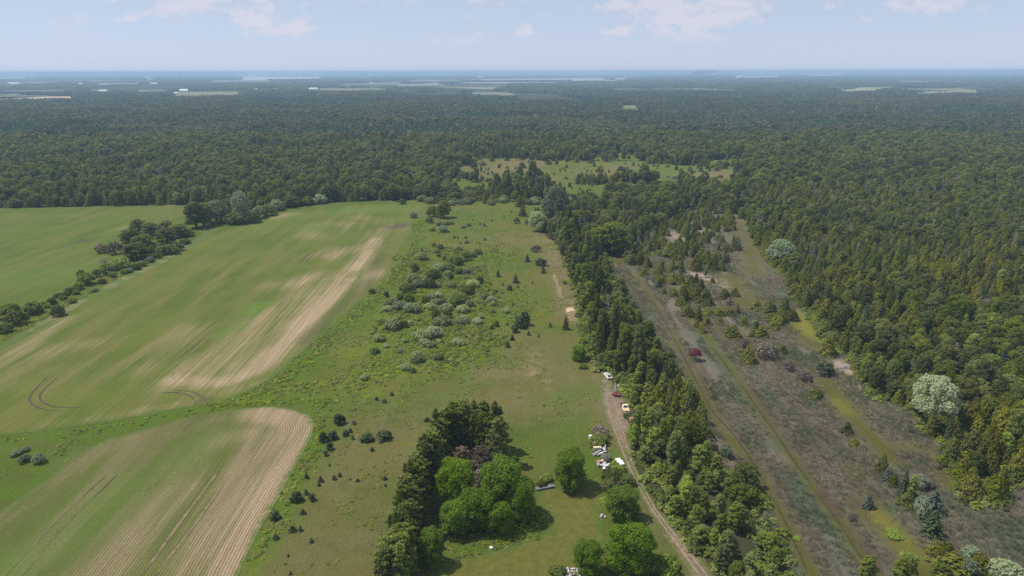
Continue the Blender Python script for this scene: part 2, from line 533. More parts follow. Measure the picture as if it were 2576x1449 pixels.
def row_attr(o, poly, contour_from=None):
    """Across-row distance: straight rows run north, headland rows follow the rim."""
    me = o.data
    n = len(me.vertices)
    co = np.empty(n * 3, np.float32)
    me.vertices.foreach_get('co', co)
    co = co.reshape(-1, 3)
    row = co[:, 0].copy()
    if contour_from is not None:
        row = dist_line(co[:, :2], contour_from)
    at = me.attributes.new('row', 'FLOAT', 'POINT')
    at.data.foreach_set('value', row.astype(np.float32))


f1 = sheet('crop_field', gpoly(FIELD_MAIN), 0.06, m_main, 110.0, 0.5, {
    'bare': [([(440, 955), (540, 958), (620, 935), (690, 880), (770, 800), (850, 722), (905, 660), (942, 606)], 8, .85),
             ([(400, 968), (520, 966)], 9, .45), ([(560, 962), (640, 930), (700, 875), (790, 788), (880, 702)], 5, 1.2), ([(890, 680), (925, 625), (945, 600)], 4, 1.2), ([(720, 715), (800, 700), (930, 690)], 15, .62), ([(830, 640), (890, 625)], 16, .62),
             ([(935, 608), (960, 585), (1000, 568)], 12, .55), ([(480, 930), (600, 870), (720, 780)], 17, .5), ([(540, 940), (650, 885), (760, 780), (860, 705)], 16, .55), ([(720, 790), (800, 715)], 14, .6),
             ([(0, 918), (90, 850), (160, 800)], 6, .6), ([(0, 950), (120, 890), (220, 860)], 10, .45), ([(685, 546), (730, 536)], 12, .6), ([(100, 1068), (260, 1048), (420, 1018), (500, 1010)], 4, .32),
             ([(330, 930), (480, 830)], 12, .4), ([(790, 590), (850, 565)], 20, .45), ([(900, 545), (1000, 560)], 14, .35), ([(560, 985), (660, 965)], 6, .55), ([(50, 960), (330, 910)], 16, .3), ([(300, 840), (450, 760), (560, 690)], 12, .2)],
    'lush': [([(625, 785), (655, 765)], 6, .6), ([(640, 575), (760, 545)], 14, .25), ([(560, 840), (600, 820)], 5, .4), ([(860, 530), (1000, 525)], 16, .4), ([(770, 575), (790, 570)], 10, .5)],
    'dark': [([(990, 571), (1018, 566)], 7, .75), ([(960, 640), (930, 700), (860, 770), (760, 860)], 4, .35), ([(500, 1012), (515, 1005)], 2, .6)]})
row_attr(f1, FIELD_MAIN)
f2 = sheet('hedged_crop_field', gpoly(FIELD_LEFT), 0.06, m_left, 80.0, 0.5, {
    'bare': [([(280, 575), (330, 570)], 8, .5), ([(100, 640), (150, 625)], 6, .4)], 'lush': [([(0, 700), (120, 690)], 22, .25)], 'dark': [([(200, 606), (225, 600)], 3, .7)]})
row_attr(f2, FIELD_LEFT)
f3 = sheet('stubble_row_field', gpoly(FIELD_ROWS), 0.06, m_rows, 110.0, 0.25, {
    'bare': [([(560, 1560), (650, 1300), (720, 1180), (768, 1090), (765, 1055), (720, 1038), (660, 1030)], 10, 1.25), ([(450, 1500), (520, 1350), (620, 1190), (680, 1120)], 13, .6),
             ([(300, 1449), (400, 1300), (480, 1220)], 7, .5), ([(420, 1449), (500, 1330)], 12, .42), ([(0, 1310), (70, 1275), (130, 1215), (220, 1150), (330, 1095)], 4, .32),
             ([(560, 1110), (620, 1090)], 7, .6), ([(450, 1090), (540, 1050)], 5, .5), ([(220, 1449), (330, 1330)], 6, .4)],
    'lush': [([(150, 1360), (300, 1230)], 10, .3), ([(0, 1440), (60, 1400)], 8, .4), ([(440, 1180), (520, 1110)], 8, .25)], 'dark': [([(495, 1045), (505, 1052)], 3, .3)]})
rim = smooth_line(gpoly(FIELD_ROWS[4:-1]), False, 2.0)
row_attr(f3, FIELD_ROWS, rim)

sheet('marsh', gpoly(MARSH), 0.03, mat_marsh(), 90.0, 0.8, {
    'moss': [([(1575, 655), (1605, 700), (1650, 770), (1690, 845), (1740, 940), (1800, 1050), (1850, 1120), (1905, 1190), (1950, 1270), (1995, 1360), (2040, 1449)], 2.5, 1.),
             ([(1740, 800), (1790, 870), (1860, 960), (1920, 1050), (1990, 1150), (2060, 1250), (2120, 1330), (2200, 1449)], 2.4, 1.), ([(1530, 640), (1560, 660)], 9, 1.),
             ([(1840, 560), (1880, 640), (1900, 690)], 10, .8), ([(1840, 700), (1870, 760), (1920, 780)], 9, .9), ([(2070, 960), (2140, 1050), (2210, 1120), (2240, 1160)], 4.4, 1.),
             ([(2230, 1120), (2330, 1140), (2400, 1220)], 6, .8), ([(2160, 1270), (2250, 1350), (2330, 1449)], 4.5, 1.), ([(2000, 790), (2050, 870)], 8, .9), ([(1820, 830), (2000, 900)], 8, .6),
             ([(2090, 940), (2140, 960), (2180, 990)], 8, .8), ([(2560, 1330), (2520, 1290)], 5, .6), ([(1700, 740), (1780, 760)], 9, .7), ([(2140, 1180), (2210, 1280)], 3, .8)],
    'bright': [([(1990, 785), (2030, 830), (2062, 850)], 5, 1.), ([(2190, 1290), (2235, 1330)], 2.6, 1.), ([(2250, 1345), (2270, 1360)], 2, .9), ([(2100, 1010), (2130, 1040)], 3, .6), ([(2200, 1300), (2300, 1400)], 4, .5)],
    'peat': [([(1720, 880), (1780, 980), (1850, 1085), (1930, 1190), (1990, 1290), (2050, 1400)], 1.8, .7), ([(1900, 990), (1960, 1080), (2040, 1190), (2100, 1270), (2170, 1370), (2220, 1449)], 1.8, .8), ([(1990, 1080), (2080, 1180), (2150, 1260), (2220, 1350)], 2.4, .6), ([(1630, 760), (1680, 850)], 3, .6), ([(1700, 1000), (1740, 1080)], 2.5, .6), ([(1955, 985), (2020, 1040), (2050, 1075)], 6, .8), ([(2060, 1100), (2090, 1130)], 5, .6), ([(2150, 1220), (2185, 1240)], 4, .9), ([(2070, 1250), (2110, 1290)], 4, .8), ([(1880, 1160), (1950, 1200)], 4, .6),
             ([(1660, 800), (1690, 830)], 8, .4), ([(2190, 1380), (2240, 1420)], 3, .7), ([(1880, 880), (1930, 910)], 7, .6), ([(2270, 1150), (2360, 1180)], 4, .8), ([(1760, 1100), (1800, 1140)], 3, .4)],
    'sand': [([(1745, 690), (1785, 705), (1800, 720)], 6, 1.), ([(1690, 590), (1720, 600)], 7, .9), ([(1750, 545), (1690, 555)], 8, .8), ([(1700, 640), (1712, 660)], 5, .9), ([(1900, 905), (1915, 915)], 3, .9), ([(2105, 915), (2140, 940)], 4, 1.),
             ([(2140, 950), (2160, 975)], 4, .6), ([(1770, 740), (1830, 770)], 4, .6), ([(1720, 560), (1760, 580)], 6, .8), ([(1790, 1130), (1800, 1135)], 2.5, .9)],
    'green': [([(1590, 745), (1650, 800)], 6, 1.), ([(1640, 830), (1700, 930)], 4, .7), ([(1760, 830), (1860, 980), (1960, 1120)], 4, .8), ([(2010, 1040), (2090, 1130), (2150, 1190), (2250, 1300)], 2.5, .9), ([(1990, 1200), (2080, 1330), (2130, 1400)], 5, .9), ([(1840, 1040), (1900, 1130)], 3, .6), ([(1920, 860), (2040, 920)], 8, .7), ([(2230, 1020), (2330, 1060)], 6, .6), ([(1900, 730), (1960, 740)], 9, .8), ([(2440, 1300), (2560, 1420)], 8, .5)]})

sheet('mown_lawn', gpoly(LAWN), 0.06, mat_soil('mown_lawn_grass', (0.105, 0.115, 0.022), (0.15, 0.14, 0.03), (0.08, 0.12, 0.025), 2.5), 90.0, 0.4)
sheet('dirt_track', gpoly(TRACK), 0.09, mat_soil('track_dirt', (0.19, 0.14, 0.095), (0.27, 0.205, 0.15), (0.115, 0.125, 0.04), 2.2), 90.0, 0.6)
m_sand = mat_soil('bare_sand', (0.5, 0.34, 0.19), (0.66, 0.5, 0.33), (0.2, 0.16, 0.08), 0.8)
sheet('sand_patch', gpoly(SAND_A), 0.09, m_sand, 90.0, 0.8, None, 0.8)
sheet('sand_patch', gpoly(SAND_B), 0.09, m_sand, 90.0, 0.8, None, 0.8)
sheet('grass_lane', gpoly(LANE), 0.09, mat_soil('lane_grass', (0.13, 0.145, 0.045), (0.22, 0.19, 0.1), (0.09, 0.13, 0.03), 1.0), 70.0, 0.4)


# ruts left by wheels: shallow ribbons of turned earth
def ribbon(name, line, w, mat, z=0.13):
    c = smooth_line(gpoly(line), False, 1.5)
    t = np.gradient(c, axis=0)
    t /= np.maximum(1e-9, np.hypot(t[:, 0], t[:, 1]))[:, None]
    nr = np.stack([-t[:, 1], t[:, 0]], 1)
    rs = np.random.RandomState(len(c))
    k = len(c)
    ww = w * 0.5 * (0.55 + 0.6 * rs.rand(k)) * np.minimum(1, np.minimum(np.arange(k) + 0.3, k - 0.7 - np.arange(k)) / 4.0)
    vs, fs = [], []
    for i in range(k):
        a, b = c[i] + nr[i] * ww[i], c[i] - nr[i] * ww[i]
        vs += [(a[0], a[1], z), (c[i][0], c[i][1], z - 0.03), (b[0], b[1], z)]
        if i:
            q = 3 * i
            fs += [(q - 3, q - 2, q + 1, q), (q - 2, q - 1, q + 2, q + 1)]
    me = bpy.data.meshes.new(name)
    me.from_pydata(vs, [], fs)
    me.materials.append(mat)
    tag(link(name, me), kind='structure')


m_rut = plain('rut_earth', (0.1, 0.075, 0.055), 0.95, 0, 0.4, 0.8, 0.1)
m_rut2 = plain('pale_rut_earth', (0.2, 0.15, 0.09), 0.95, 0, 0.35, 0.8, 0.1)
m_trk = plain('packed_track_earth', (0.25, 0.185, 0.135), 0.95, 0, 0.3, 0.8, 0.1)
for ln, w, mm in [([(1524, 975), (1530, 1040), (1550, 1100), (1576, 1165), (1610, 1235), (1642, 1290), (1684, 1348), (1750, 1440), (1790, 1500)], 0.5, m_trk), ([(1540, 990), (1552, 1040), (1568, 1100), (1588, 1165), (1620, 1235), (1652, 1290), (1696, 1348), (1768, 1440), (1820, 1500)], 0.5, m_trk), ([(118, 945), (86, 978), (72, 1000), (80, 1016), (110, 1029), (150, 1031)], 0.7, m_rut), ([(142, 948), (112, 975), (98, 992), (104, 1010), (140, 1022), (200, 1024)], 0.7, m_rut),
                  ([(390, 988), (440, 986), (478, 995), (492, 1018)], 0.8, m_rut), ([(440, 981), (485, 985), (512, 1003), (520, 1018)], 0.8, m_rut),
                  ([(757, 657), (775, 640), (792, 628)], 1.0, m_rut), ([(768, 657), (786, 641), (799, 632)], 1.0, m_rut), ([(205, 1250), (235, 1222), (264, 1196)], 0.55, m_rut), ([(232, 1252), (262, 1222), (293, 1193)], 0.6, m_rut),
                  ([(352, 1449), (410, 1370), (452, 1312), (512, 1232), (560, 1170)], 0.75, m_rut2), ([(388, 1449), (440, 1380), (486, 1322), (560, 1215)], 0.7, m_rut2),
                  ([(-30, 635), (20, 618), (50, 606)], 1.2, m_rut), ([(140, 625), (180, 612), (208, 602), (205, 597)], 1.1, m_rut), ([(215, 611), (222, 604), (218, 598)], 1.4, m_rut),
                  ([(430, 910), (490, 860), (560, 802)], 0.7, m_rut2), ([(440, 920), (510, 860), (570, 808)], 0.7, m_rut2), ([(10, 1449), (120, 1330), (210, 1248)], 0.28, m_rut2), ([(52, 1449), (150, 1330), (230, 1254)], 0.28, m_rut2),
                  ([(100, 962), (120, 948), (135, 940)], 0.6, m_rut), ([(430, 925), (432, 945), (442, 958)], 0.5, m_rut2), ([(448, 920), (455, 940), (470, 955)], 0.5, m_rut2)]:
    ribbon('wheel_rut', ln, w, mm)


m_fur = plain('wet_furrow_peat', (0.045, 0.04, 0.018), 0.7, 0, 0.4, 0.8, 0.3)
for ln, w in [([(1690, 845), (1742, 945), (1790, 1035), (1840, 1090), (1885, 1155), (1930, 1235)], .5), ([(1935, 1240), (1985, 1340), (2030, 1449)], .45), ([(1860, 965), (1915, 1045), (1945, 1085), (1995, 1160), (2040, 1225)], .55), ([(2050, 1240), (2110, 1320), (2190, 1449)], .5),
              ([(2000, 1140), (2040, 1150), (2110, 1149), (2185, 1150)], .45), ([(2180, 1142), (2130, 1100), (2080, 1058), (2020, 1000)], .6), ([(1600, 700), (1650, 775), (1688, 840)], .6), ([(1790, 875), (1850, 955)], .5), ([(2500, 1350), (2540, 1395), (2580, 1430)], .5), ([(2185, 1155), (2240, 1215), (2290, 1280)], .5)]:
    ribbon('drainage_furrow', ln, w, m_fur)

# ------------------------------------------------------------------ foliage
LEAF_GAIN = 1.6


def leaf_mat(name, c1, c2, trans=0.3, reg=None, rough=0.6, vary=1.0):
    """Leaf colour varies by leaf, by plant and slowly over the land with the soil the plants grow on."""
    m, t = new_mat(name)
    c1, c2 = tuple(v * LEAF_GAIN for v in c1), tuple(v * LEAF_GAIN for v in c2)
    if reg:
        reg = (reg[0], tuple(v * LEAF_GAIN for v in reg[1]), reg[2])
    oi = t.node('ShaderNodeObjectInfo')
    r = t.attr('rnd')
    f = t.math('ADD', t.math('MULTIPLY', oi.outputs['Random'], 0.6), t.math('MULTIPLY', r, 0.4))
    c = t.mix(f, c1, c2)
    if reg:
        n = t.noise(oi.outputs['Location'], reg[0], 3, 0.6)
        c = t.mix(t.rng(n, 0.44, 0.62, 0, reg[2]), c, reg[1])
    val = t.math('ADD', 1 - 0.38 * vary, t.math('MULTIPLY', t.math('FRACT', t.math('MULTIPLY', oi.outputs['Random'], 37.7)), 0.76 * vary))
    hs = t.node('ShaderNodeHueSaturation')
    t.put(hs.inputs['Hue'], t.math('ADD', 0.5 - 0.012 * vary, t.math('MULTIPLY', t.math('FRACT', t.math('MULTIPLY', oi.outputs['Random'], 91.3)), 0.018 * vary)))
    t.put(hs.inputs['Saturation'], t.math('ADD', 1 - 0.14 * vary, t.math('MULTIPLY', t.math('FRACT', t.math('MULTIPLY', oi.outputs['Random'], 53.1)), 0.28 * vary)))
    t.put(hs.inputs['Value'], val)
    t.put(hs.inputs['Color'], c)
    c = hs.outputs[0]
    out = t.node('ShaderNodeOutputMaterial')
    d = t.node('ShaderNodeBsdfPrincipled')
    t.put(d.inputs['Base Color'], c)
    d.inputs['Roughness'].default_value = rough
    d.inputs['Specular IOR Level'].default_value = 0.18
    tr = t.node('ShaderNodeBsdfTranslucent')
    t.put(tr.inputs[0], t.mix(1.0, c, (1.15, 1.2, 0.6), 'MULTIPLY'))
    mx = t.node('ShaderNodeMixShader')
    mx.inputs[0].default_value = min(0.45, trans + 0.12)
    t.l.new(d.outputs[0], mx.inputs[1])
    t.l.new(tr.outputs[0], mx.inputs[2])
    t.l.new(mx.outputs[0], out.inputs[0])
    return m


M = {
    'maple': leaf_mat('bright_maple_leaf', (0.06982, 0.1206, 0.0054), (0.1177, 0.181, 0.0108), 0.35, vary=0.3),
    'broad': leaf_mat('broadleaf', (0.0729, 0.09416, 0.01521), (0.1215, 0.1386, 0.02574), 0.3, (0.012, (0.1148, 0.1211, 0.04095), 0.6)),
    'broad2': leaf_mat('dark_broadleaf', (0.08316, 0.1089, 0.01985), (0.1286, 0.1452, 0.02835), 0.3, (0.01, (0.1172, 0.1306, 0.05103), 0.6)),
    'aspen': leaf_mat('aspen_leaf', (0.1187, 0.1489, 0.0315), (0.1664, 0.1966, 0.04725), 0.35),
    'cedar': leaf_mat('cedar_spray', (0.09265, 0.1008, 0.009003), (0.142, 0.1362, 0.01601), 0.25, (0.02, (0.06177, 0.09539, 0.018), 0.7)),
    'cedar2': leaf_mat('green_cedar_spray', (0.07728, 0.09421, 0.01125), (0.1208, 0.1208, 0.02025), 0.25),
    'spruce': leaf_mat('spruce_needle', (0.0408, 0.06, 0.024), (0.0672, 0.09, 0.0384), 0.15),
    'blue': leaf_mat('blue_spruce_needle', (0.07, 0.09, 0.065), (0.10, 0.125, 0.09), 0.15),
    'pine': leaf_mat('pine_needle', (0.08987, 0.117, 0.0201), (0.1572, 0.179, 0.04594), 0.15),
    'brown': leaf_mat('dead_pine_needle', (0.135, 0.1045, 0.0741), (0.189, 0.1501, 0.1092), 0.15),
    'willow': leaf_mat('willow_leaf', (0.138, 0.1709, 0.07245), (0.2185, 0.2416, 0.1191), 0.3),
    'silver': leaf_mat('silver_willow_leaf', (0.1771, 0.2041, 0.1221), (0.2657, 0.2858, 0.1853), 0.3),
    'grey_willow': leaf_mat('grey_willow_leaf', (0.12, 0.15, 0.096), (0.18, 0.21, 0.138), 0.3),
    'shrub': leaf_mat('dark_shrub_leaf', (0.07274, 0.09919, 0.0169), (0.119, 0.1428, 0.03139), 0.3),
    'lime': leaf_mat('lime_shrub_leaf', (0.1, 0.155, 0.014), (0.15, 0.2, 0.022), 0.35),
    'purple': leaf_mat('purple_shrub_leaf', (0.13, 0.025, 0.045), (0.2, 0.045, 0.07), 0.3),
    'drab': leaf_mat('drab_twig_leaf', (0.12, 0.1, 0.085), (0.17, 0.145, 0.12), 0.2),
    'far': leaf_mat('forest_canopy_leaf', (0.04633, 0.06677, 0.01944), (0.07874, 0.1002, 0.03402), 0.3, (0.006, (0.07229, 0.08968, 0.04131), 0.8)),
    'far_pale': leaf_mat('pale_canopy_leaf', (0.07862, 0.09512, 0.03888), (0.1086, 0.121, 0.05346), 0.3, (0.006, (0.09734, 0.1008, 0.05832), 0.8)),
    'far_dark': leaf_mat('forest_conifer_needle', (0.03094, 0.06118, 0.02646), (0.05355, 0.09044, 0.03528), 0.2, (0.006, (0.0595, 0.0798, 0.03234), 0.6)),
    'weed': leaf_mat('meadow_weed_leaf', (0.114, 0.1495, 0.014), (0.174, 0.2047, 0.026), 0.35, (0.05, (0.144, 0.1552, 0.04), 0.8)),
    'reed': leaf_mat('reed_blade', (0.1814, 0.1613, 0.1298), (0.2661, 0.233, 0.1863), 0.3, (0.05, (0.121, 0.1433, 0.09599), 0.95)),
    'sedge': leaf_mat('sedge_tuft', (0.105, 0.11, 0.02), (0.16, 0.15, 0.035), 0.3),
}
BARK = plain('bark', (0.12, 0.095, 0.075), 0.95, 0, 0.35, 2.0, 0.1)
BARK_PALE = plain('pale_bark', (0.3, 0.28, 0.24), 0.9, 0, 0.3, 2.0, 0.1)
DEADWOOD = plain('grey_dead_wood', (0.3, 0.265, 0.245), 0.95, 0, 0.25, 2.0, 0.1)


def unit(v):
    return v / np.maximum(1e-9, np.linalg.norm(v, axis=1))[:, None]


class MB:
    """Collects quads and tubes for one mesh."""
    def __init__(s):
        s.v, s.f, s.r, s.k = [], [], [], 0

    def cards(s, c, nrm, up, w, h, rs):
        n = len(c)
        u = unit(np.cross(nrm, up) + rs.normal(0, 1e-3, (n, 3)))
        v = unit(np.cross(u, nrm))
        w = np.broadcast_to(w, n)[:, None]
        h = np.broadcast_to(h, n)[:, None]
        off = nrm * w * 0.25
        q = np.stack([c - v * h, c + u * w - off, c + v * h, c - u * w - off], 1).reshape(-1, 3)
        s.v.append(q)
        idx = (np.arange(n * 4) + s.k).reshape(-1, 4)
        s.f += idx.tolist()
        s.r.append(rs.rand(n))
        s.k += n * 4

    def tube(s, p, r, sides=6, cap=True):
        p = np.asarray(p, float)
        n = len(p)
        t = np.gradient(p, axis=0)
        t = unit(t)
        ref = np.array([0.31, 0.95, 0.05]) if abs(t[:, 2]).mean() > 0.7 else np.array([0.05, 0.1, 1.0])
        u = unit(np.cross(t, np.broadcast_to(ref, t.shape)))
        w = np.cross(t, u)
        a = np.arange(sides) * 2 * math.pi / sides
        ring = (u[:, None, :] * np.cos(a)[None, :, None] + w[:, None, :] * np.sin(a)[None, :, None]) * np.asarray(r, float)[:, None, None] + p[:, None, :]
        s.v.append(ring.reshape(-1, 3))
        nf = 0
        for i in range(n - 1):
            for j in range(sides):
                k = (j + 1) % sides
                s.f.append([s.k + i * sides + j, s.k + i * sides + k, s.k + (i + 1) * sides + k, s.k + (i + 1) * sides + j])
                nf += 1
        if cap:
            s.f.append([s.k + (n - 1) * sides + j for j in range(sides)])
            nf += 1
        s.r.append(np.full(nf, 0.5))
        s.k += n * sides

    def box(s, c, d, rot=None, taper=(1, 1), shift=(0, 0)):
        x, y, z = d[0] / 2, d[1] / 2, d[2] / 2
        tx, ty = taper
        q = np.array([(-x, -y, -z), (x, -y, -z), (x, y, -z), (-x, y, -z), (-x * tx + shift[0], -y * ty + shift[1], z), (x * tx + shift[0], -y * ty + shift[1], z),
                      (x * tx + shift[0], y * ty + shift[1], z), (-x * tx + shift[0], y * ty + shift[1], z)])
        if rot is not None:
            q = q @ np.array(rot).T
        s.v.append(q + np.asarray(c, float))
        b = s.k
        s.f += [[b, b + 3, b + 2, b + 1], [b + 4, b + 5, b + 6, b + 7], [b, b + 1, b + 5, b + 4], [b + 1, b + 2, b + 6, b + 5], [b + 2, b + 3, b + 7, b + 6], [b + 3, b, b + 4, b + 7]]
        s.r.append(np.full(6, 0.5))
        s.k += 8

    def poly(s, vs, fs):
        s.v.append(np.asarray(vs, float))
        s.f += [[i + s.k for i in f] for f in fs]
        s.r.append(np.full(len(fs), 0.5))
        s.k += len(vs)

    def mesh(s, name, mat, smooth=False):
        me = bpy.data.meshes.new(name)
        me.from_pydata(np.concatenate(s.v).tolist(), [], s.f)
        at = me.attributes.new('rnd', 'FLOAT', 'FACE')
        at.data.foreach_set('value', np.concatenate(s.r).astype(np.float32))
        me.materials.append(mat)
        if smooth:
            me.polygons.foreach_set('use_smooth', np.ones(len(me.polygons), bool))
        return me


def rand_dir(rs, n):
    return unit(rs.normal(0, 1, (n, 3)))


def lobes_cards(mb, lobes, n, size, rs, flat=1.0, down=-0.45):
    """Leaf clumps on the outer shell of a set of lobes, none buried in another lobe."""
    L = np.array([(x, y, z) for x, y, z, r in lobes])
    R = np.array([r for *_, r in lobes])
    w = R ** 2
    k = rs.choice(len(L), int(n * 1.7), p=w / w.sum())
    d = rand_dir(rs, len(k))
    d = d[d[:, 2] > down - 0.3 * rs.rand(len(d))]
    k = k[:len(d)]
    ph = rs.uniform(0, 6.28, (len(L), 3))
    rag = np.sin(d[:, 0] * 5 + ph[k, 0]) * np.sin(d[:, 1] * 5 + ph[k, 1]) + .6 * np.sin(d[:, 2] * 8 + ph[k, 2]) * np.sin(d[:, 0] * 9 + ph[k, 1])
    rad = R[k] * (1.06 - 0.40 * rs.rand(len(k)) ** 1.5) * (1 + .22 * rag) * np.where(rs.rand(len(k)) > .9, 1.22, 1.0)
    c = L[k] + d * rad[:, None] * np.array([1, 1, flat])
    ok = np.ones(len(c), bool)
    for i in range(len(L)):
        q = np.linalg.norm((c - L[i]) / np.array([1, 1, flat]), axis=1)
        ok &= (q > R[i] * 0.84) | (k == i)
    c, d = c[ok][:n], d[ok][:n]
    nr = unit(d * 0.9 + rand_dir(rs, len(c)) * 0.75 + np.array([0, 0, 0.3]))
    up = rand_dir(rs, len(c))
    s = size * rs.uniform(0.6, 1.35, len(c))
    mb.cards(c, nr, up, s, s * rs.uniform(0.8, 1.5, len(c)), rs)


def broadleaf(seed, H=12.0, R=4.2, base=0.22, nl=16, n=2600, size=0.26, kind='round'):
    rs = np.random.RandomState(seed)
    lobes = []
    ch = H * (1 - base)
    for i in range(nl):
        t = (i + 0.5) / nl
        z = H * base + ch * (0.14 + 0.74 * t)
        if kind == 'tall':
            prof = math.sin(math.pi * (0.18 + 0.75 * t)) ** 0.7 * 0.85
        elif kind == 'dome':
            prof = math.sqrt(max(0.05, 1 - t ** 2.2))
        else:
            prof = math.sin(math.pi * (0.16 + 0.70 * t)) ** 0.6
        a = i * 2.4 + rs.uniform(-0.5, 0.5)
        rr = R * prof * rs.uniform(0.5, 0.8)
        lr = R * rs.uniform(0.18, 0.36) * (0.75 + 0.35 * prof)
        lobes.append((rr * math.cos(a), rr * math.sin(a), z, lr))
    lobes.append((0, 0, H * base + ch * 0.45, R * 0.5))
    lobes.append((0, 0, H - R * 0.4, R * 0.4))
    mb = MB()
    lobes_cards(mb, lobes, n, size, rs, 0.85)
    tb = MB()
    r0 = 0.022 * H
    wob = rs.normal(0, 0.12, (5, 2))
    zz = np.linspace(-0.2, H * 0.72, 5)
    tp = np.column_stack([wob[:, 0], wob[:, 1], zz])
    tp[0, :2] = 0
    tb.tube(tp, r0 * np.array([1.35, 1, .8, .5, .15]), 7)
    for i in range(0, nl, max(1, nl // 7)):
        x, y, z, r = lobes[i]
        s0 = max(H * 0.15, z - R * 0.8)
        p0 = np.array([0, 0, s0])
        p2 = np.array([x, y, z])
        p1 = (p0 + p2) / 2 + np.array([0, 0, 0.2 * R])
        tb.tube([p0, p1, p2], [r0 * .45, r0 * .3, r0 * .08], 5)
    return mb, tb


def cedar(seed, H=7.0, R=1.5, n=1100, size=0.2):
    """A cedar: an uneven cone of upright sprays, some with a second leader."""
    rs = np.random.RandomState(seed)
    mb = MB()
    parts = [(0.0, 0.0, 1.0, 1.0)]
    for k in range(rs.randint(1, 4)):
        a = rs.uniform(0, 6.28)
        parts.append((math.cos(a) * R * .55, math.sin(a) * R * .55, rs.uniform(.5, .85), rs.uniform(.5, .7)))
    for px, py, hs, rsn in parts:
        m = int(n * hs * rsn / 1.6)
        z = H * hs * (0.02 + 0.96 * (1 - np.sqrt(1 - rs.rand(m) * 0.995)))
        t = z / (H * hs)
        prof = (1 - t) ** 0.7 * np.clip(t * 9 + 0.7, 0, 1) + .03
        a = rs.uniform(0, 2 * math.pi, m)
        bump = 1 + 0.34 * np.sin(a * 3 + z * 1.9 + seed) * np.sin(z * 2.6 + seed * 2) + 0.2 * np.sin(a * 5 - z * 3.1 + seed)
        rad = R * rsn * prof * bump * (1.03 - 0.5 * rs.rand(m) ** 2)
        c = np.column_stack([px + rad * np.cos(a), py + rad * np.sin(a), z])
        d = np.column_stack([np.cos(a), np.sin(a), 0.6 + 0 * a])
        nr = unit(d + rand_dir(rs, m) * 0.6)
        s = size * rs.uniform(0.6, 1.3, m)
        mb.cards(c, nr, np.column_stack([np.cos(a) * .35, np.sin(a) * .35, np.ones(m)]), s * 0.75, s * 1.5, rs)
    tb = MB()
    tb.tube([(0, 0, -0.2), (0.02, 0, H * .4), (0, 0, H * .9)], [H * .02, H * .013, H * .003], 6)
    return mb, tb


def spruce(seed, H=8.0, R=2.1, n=1300, size=0.2, droop=0.25, gap=0.0):
    rs = np.random.RandomState(seed)
    mb, tb = MB(), MB()
    tiers = max(7, int(H / 0.55))
    cs, ds, br = [], [], []
    for i in range(tiers):
        t = (i + 0.3) / tiers
        z = H * (0.05 + 0.93 * t)
        L = R * (1 - t) ** 0.9 + 0.1
        nb = 5 + int(4 * (1 - t))
        a0 = rs.uniform(0, 6)
        for j in range(nb):
            a = a0 + j * 2 * math.pi / nb + rs.uniform(-.25, .25)
            l = L * rs.uniform(0.75, 1.12)
            m = max(3, int(n / tiers / nb * (0.5 + 1.1 * (1 - t))))
            u = 0.12 + 0.9 * rs.rand(m) ** 0.75
            side = rs.normal(0, 1, m) * 0.20 * l * (1.15 - u)
            x = u * l * math.cos(a) - side * math.sin(a)
            y = u * l * math.sin(a) + side * math.cos(a)
            zz = z - droop * l * u ** 1.5 + 0.12 * l * np.maximum(0, u - 0.75) + rs.normal(0, 0.05, m)
            cs.append(np.column_stack([x, y, zz]))
            ds.append(np.broadcast_to([math.cos(a), math.sin(a), 0.0], (m, 3)))
            if i % 2 == 0 and j % 2 == 0:
                tb.tube([(0, 0, z), (l * .6 * math.cos(a), l * .6 * math.sin(a), z - droop * l * .4)], [H * .004 + .01, .008], 4, False)
    c, d = np.concatenate(cs), np.concatenate(ds)
    k = len(c)
    nr = unit(np.column_stack([d[:, 0] * .35, d[:, 1] * .35, np.ones(k)]) + rand_dir(rs, k) * 0.45)
    s = size * rs.uniform(0.6, 1.25, k)
    mb.cards(c, nr, d, s * 0.6, s * 1.4, rs)
    mb.cards(np.array([[0, 0, H * .96], [0, 0, H * .98]]), np.array([[1., 0, 0], [0, 1., 0]]), np.array([[0, 0, 1.], [0, 0, 1.]]), .08, H * .04, rs)
    tb.tube([(0, 0, -0.2), (0, 0, H * .5), (0, 0, H * .97)], [H * .018, H * .011, H * .002], 6)
    return mb, tb


